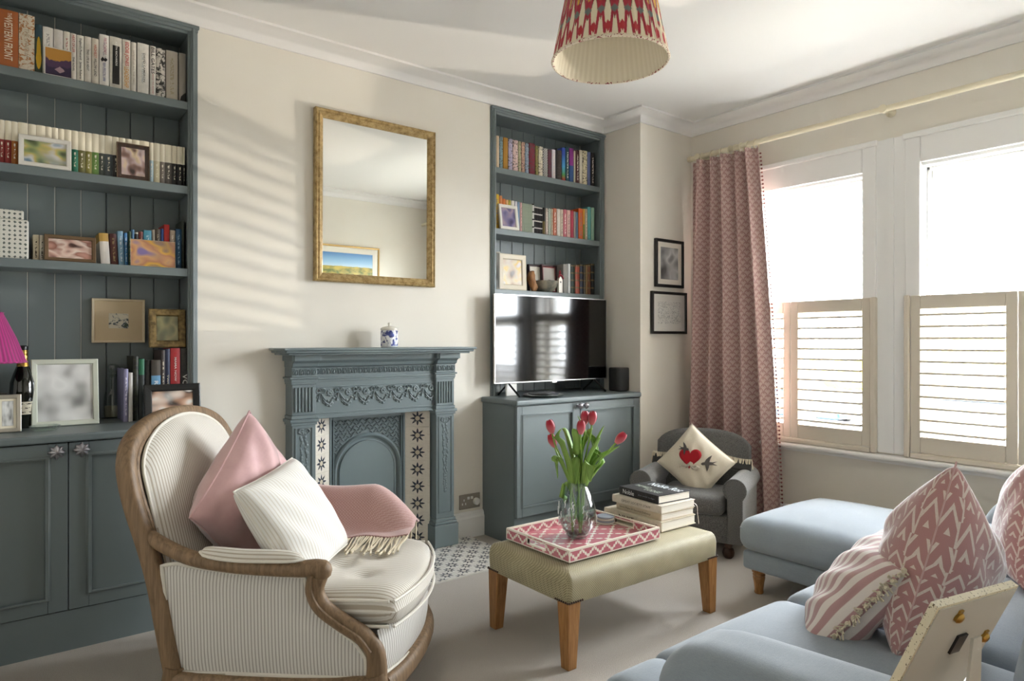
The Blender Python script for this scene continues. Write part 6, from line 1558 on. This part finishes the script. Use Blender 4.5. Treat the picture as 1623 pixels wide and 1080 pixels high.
decal('swallow', [(-x * .8 - .050, y * .95 + .062) for x, y in bird], 'stitch_grey', .0022)
decal('banner', [(x * 1.15 - .002, y * .95 - .012) for x, y in ((-.062, -.016), (-.045, -.006), (-.028, -.018), (-.010, .004), (.004, -.004), (.004, -.020), (.020, -.030), (.034, -.016), (.040, -.030), (.022, -.046), (.002, -.042), (-.010, -.020), (-.026, -.036), (-.048, -.024), (-.064, -.034))], 'stitch_pale', .003)
# ------------------------------------------------------------------ curtain, pole and rings
XC, ZROD = 3.800, 2.405
pole = thing('curtain_pole', 'cream wooden curtain pole running above the windows', 'curtain pole', (XC, 1.4, ZROD))
mat('cream_paint', '#e6dcc0', .5)
b = MB(); b.tube([(XC, 2.885, ZROD), (XC, .02, ZROD)], .0165, 16); b.build('rod', 'cream_paint', pole, world=True, smooth=True, ang=60)
b = MB(); b.m = Matrix.Translation((XC, 2.885, ZROD)) @ Matrix.Rotation(R(-90), 4, 'X'); b.lathe([(.0165, 0), (.020, .003), (.021, .018), (.017, .030), (.006, .036), (.001, .037)], n=20); b.build('finial', 'cream_paint', pole, world=True, smooth=True)
for y in (1.632, 2.83, .25):
    b = MB(); b.m = Matrix.Translation((XW, y, ZROD)) @ Matrix.Rotation(R(-90), 4, 'Y'); b.lathe([(.026, 0), (.026, .008), (.012, .018), (.010, .07), (.020, .078), (.022, .11), (.012, .113)], n=18); b.build('bracket', 'cream_paint', pole, world=True, smooth=True, ang=60)
cu = thing('curtain', 'pinch-pleated dusty pink curtain with red scallop pattern and pompom edge', 'curtain', (XC, 2.6, 0))
def scal(t):
    u, v, _ = t.xyz('uv'); p, q = u / .044, v / .044
    def arc(p, q):
        fx, fy = p.fr() - .5, q.fr(); d = (fx * fx * 1.0 + (fy - .05) * (fy - .05) * .42).sqrt(); return (d - .46).abs().lt(.055) + (d - .30).abs().lt(.02) * .5
    k = (arc(p, q) + arc(p + .5, q + .5)).clamp()
    row_ = ((q * .5).fr() - .5).abs().gt(.485) * .5
    base = t.mix(t.noise(350).band(.3, .7) * .25, '#d3b9b1', '#bfa29a')
    c = t.mix(k * .6, base, '#9c6663'); return t.mix(row_, c, '#dcc4bb')
mat('curtain_print', scal, .9, sheen=.2, bump=350, bstr=.15)
Y0t, Y1t, Y0b, Y1b = 2.850, 2.372, 2.920, 2.225; ZT_, ZB_ = 2.368, .025
def curt(u, v):                                        # v 0 at the hem, 1 at the heading
    z = ZB_ + (ZT_ - ZB_) * v; k = v ** 1.25
    y = (Y0b + (Y1b - Y0b) * u) * (1 - k) + (Y0t + (Y1t - Y0t) * u) * k
    ph = 2 * pi * 5.4 * u; amp = (.046 + .018 * (1 - v)) * (1 - .3 * u)
    x = XC - .025 + amp * sin(ph + .8 * sin(3 * v + u * 4)) + .018 * sin(2 * pi * 2.3 * u + 2 + 1.5 * v) * (1 - v * .5)
    y += .014 * cos(ph) * (1 - .4 * v)
    if v > .93: x += .008 * sin(2 * pi * 26 * u) * (v - .93) / .07
    if u > .93: x -= .03 * (u - .93) / .07 * (1 - v)
    return (min(x, XW - .035) if z < 2.3 else x, y, z)
b = MB(); b.grid(curt, 220, 60, uvf=lambda u, v: (u * 1.15, v * 2.36)); o = b.build('cloth', 'curtain_print', cu, world=True, smooth=True, ang=180); so = o.modifiers.new('t', 'SOLIDIFY'); so.thickness = .003
b = MB(); mat('pompom', '#8d5a55', .95)
for k in range(96):
    p = Vector(curt(1, (k + .5) / 96 * .985)); b.tube([p, p + Vector((.0, -.010, 0))], .0015, 4); b.ball(p + Vector((0, -.013, 0)), .0062, 6)
tag(b.build('pompom_edge', 'pompom', cu, world=True, smooth=True), kind='stuff')
for k, u in enumerate((1113, 1130, 1143, 1158, 1167, 1175, 1186, 1198)):
    y = onx(u, 230, XC).y; y = min(y, 2.86)
    b = MB(); b.m = Matrix.Translation((0, 0, -.010)) @ Matrix.Rotation(R(random.Random(k).uniform(-14, 14)), 4, 'Z'); b.tube([(.028 * cos(2 * pi * j / 24), 0, .028 * sin(2 * pi * j / 24)) for j in range(24)], .0045, 8, closed=True)
    tag(b.build('curtain_ring', 'cream_paint', smooth=True, at=(0, 0, 0)), 'cream wooden ring on the curtain pole, %s from the left end' % ORD[k], 'curtain ring', 'rings on the curtain pole').location = (XC, y, ZROD)
# ------------------------------------------------------------------ pendant shade
PX, PY, PZ = 1.705, 1.640, 2.133
pd = thing('pendant_lamp', 'gathered red and cream ikat pendant shade hanging from the ceiling', 'lamp', (PX, PY, PZ))
def ikat(t):
    u, v, _ = t.xyz('uv'); w = t.noise(1, vec=t.comb(u * 900, v * 22, 0.0), detail=2) - .5; n = 26
    x = (u * n).fr() - .5; vv = v + w * .10
    par = ((u * n).fl() * .5).fr() * 2
    # tall ogee medallions outlined in cream, green and red
    c1 = (vv - .62).abs() / .36; d = x.abs() * 2 + c1 * c1 * .75
    c2 = (vv - .10) / .14; e = x.abs() * 2.0 + c2.abs() * .9
    col = t.mix(d.lt(1.02), '#e8dcc0', '#6e6a52'); col = t.mix(d.lt(.94), col, '#a8283a'); col = t.mix(d.lt(.52), col, '#e9dcc0'); col = t.mix(d.lt(.46), col, '#77324f'); col = t.mix(d.lt(.30), col, '#d9a93c')
    leg = ((x.abs() - (vv * -1 + .44) * .62 - .06).abs().lt(.095)) * vv.lt(.44) * vv.gt(.03); col = t.mix(leg, col, '#a8283a'); e2 = ((x.abs() - .5).abs() * 2.2 + ((vv - .12) / .11).abs()); col = t.mix(e2.lt(.62), col, '#b83038'); col = t.mix((x.abs() * 2.2 + ((vv - .32) / .07).abs()).lt(.7), col, '#6b7470')
    return t.mix(v.lt(.02), col, '#dccfb4')
mat('ikat_cloth', ikat, .85, sheen=.2)
mat('shade_lining', lambda t: t.mix((t.xyz('uv')[0] * 60).tri() * .35, '#e9e0cc', '#cfc3a8'), .9)
HS, RB, RT = .305, .200, .138; NP = 58
wv = lambda a, z: 1 + .010 * cos(NP * 2 * pi * a)
b = MB(); prof = [(RB + (RT - RB) * k / 12, HS * k / 12) for k in range(13)]; b.lathe(prof, n=NP * 4, cap=False, wob=wv); b.build('shade', 'ikat_cloth', pd, smooth=True, ang=180)
b = MB(); b.lathe([(r - .005, z) for r, z in prof], n=NP * 4, cap=False, wob=lambda a, z: 1 + .006 * cos(NP * 2 * pi * a)); b.build('lining', 'shade_lining', pd, smooth=True, ang=180)
b = MB(); b.tube([((RB) * cos(2 * pi * k / 72), (RB) * sin(2 * pi * k / 72), 0) for k in range(72)], .0048, 6, closed=True)
def bindfn(t):
    return t.mix(t.noise(130, detail=1).gt(.60), '#e4d8c2', '#8d3a40')
b.build('bottom_binding', mat('binding', bindfn, .85), pd, smooth=True)
b = MB(); b.tube([(RT * cos(2 * pi * k / 60), RT * sin(2 * pi * k / 60), HS) for k in range(60)], .004, 6, closed=True)
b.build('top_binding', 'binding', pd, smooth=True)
b = MB()
for k in range(3): b.tube([(.02 * cos(2 * pi * k / 3), .02 * sin(2 * pi * k / 3), HS - .03), (RT * cos(2 * pi * k / 3), RT * sin(2 * pi * k / 3), HS)], .002, 6)
b.tube([(.02 * cos(2 * pi * k / 20), .02 * sin(2 * pi * k / 20), HS - .03) for k in range(20)], .002, 6, closed=True)
tag(b.build('spider', 'brass', pd, smooth=True), kind='stuff')
b = MB(); b.lathe([(.017, HS - .10), (.019, HS - .04), (.019, HS), (.008, HS + .01)], n=16); b.build('lampholder', 'white_plastic', pd, smooth=True, ang=50)
b = MB(); b.lathe([(.004, HS - .185), (.020, HS - .175), (.029, HS - .15), (.026, HS - .125), (.014, HS - .10)], n=20); b.build('bulb', mat('opal_glass', '#f2efe8', .3), pd, smooth=True)
b = MB(); b.tube([(0, 0, HS), (0, 0, ZT - PZ - .02)], .0035, 8); b.build('flex', 'white_plastic', pd)
b = MB(); b.lathe([(.004, ZT - PZ - .035), (.03, ZT - PZ - .03), (.045, ZT - PZ - .012), (.046, ZT - PZ - .001)], n=24); b.build('ceiling_rose', 'white_plastic', pd, smooth=True)
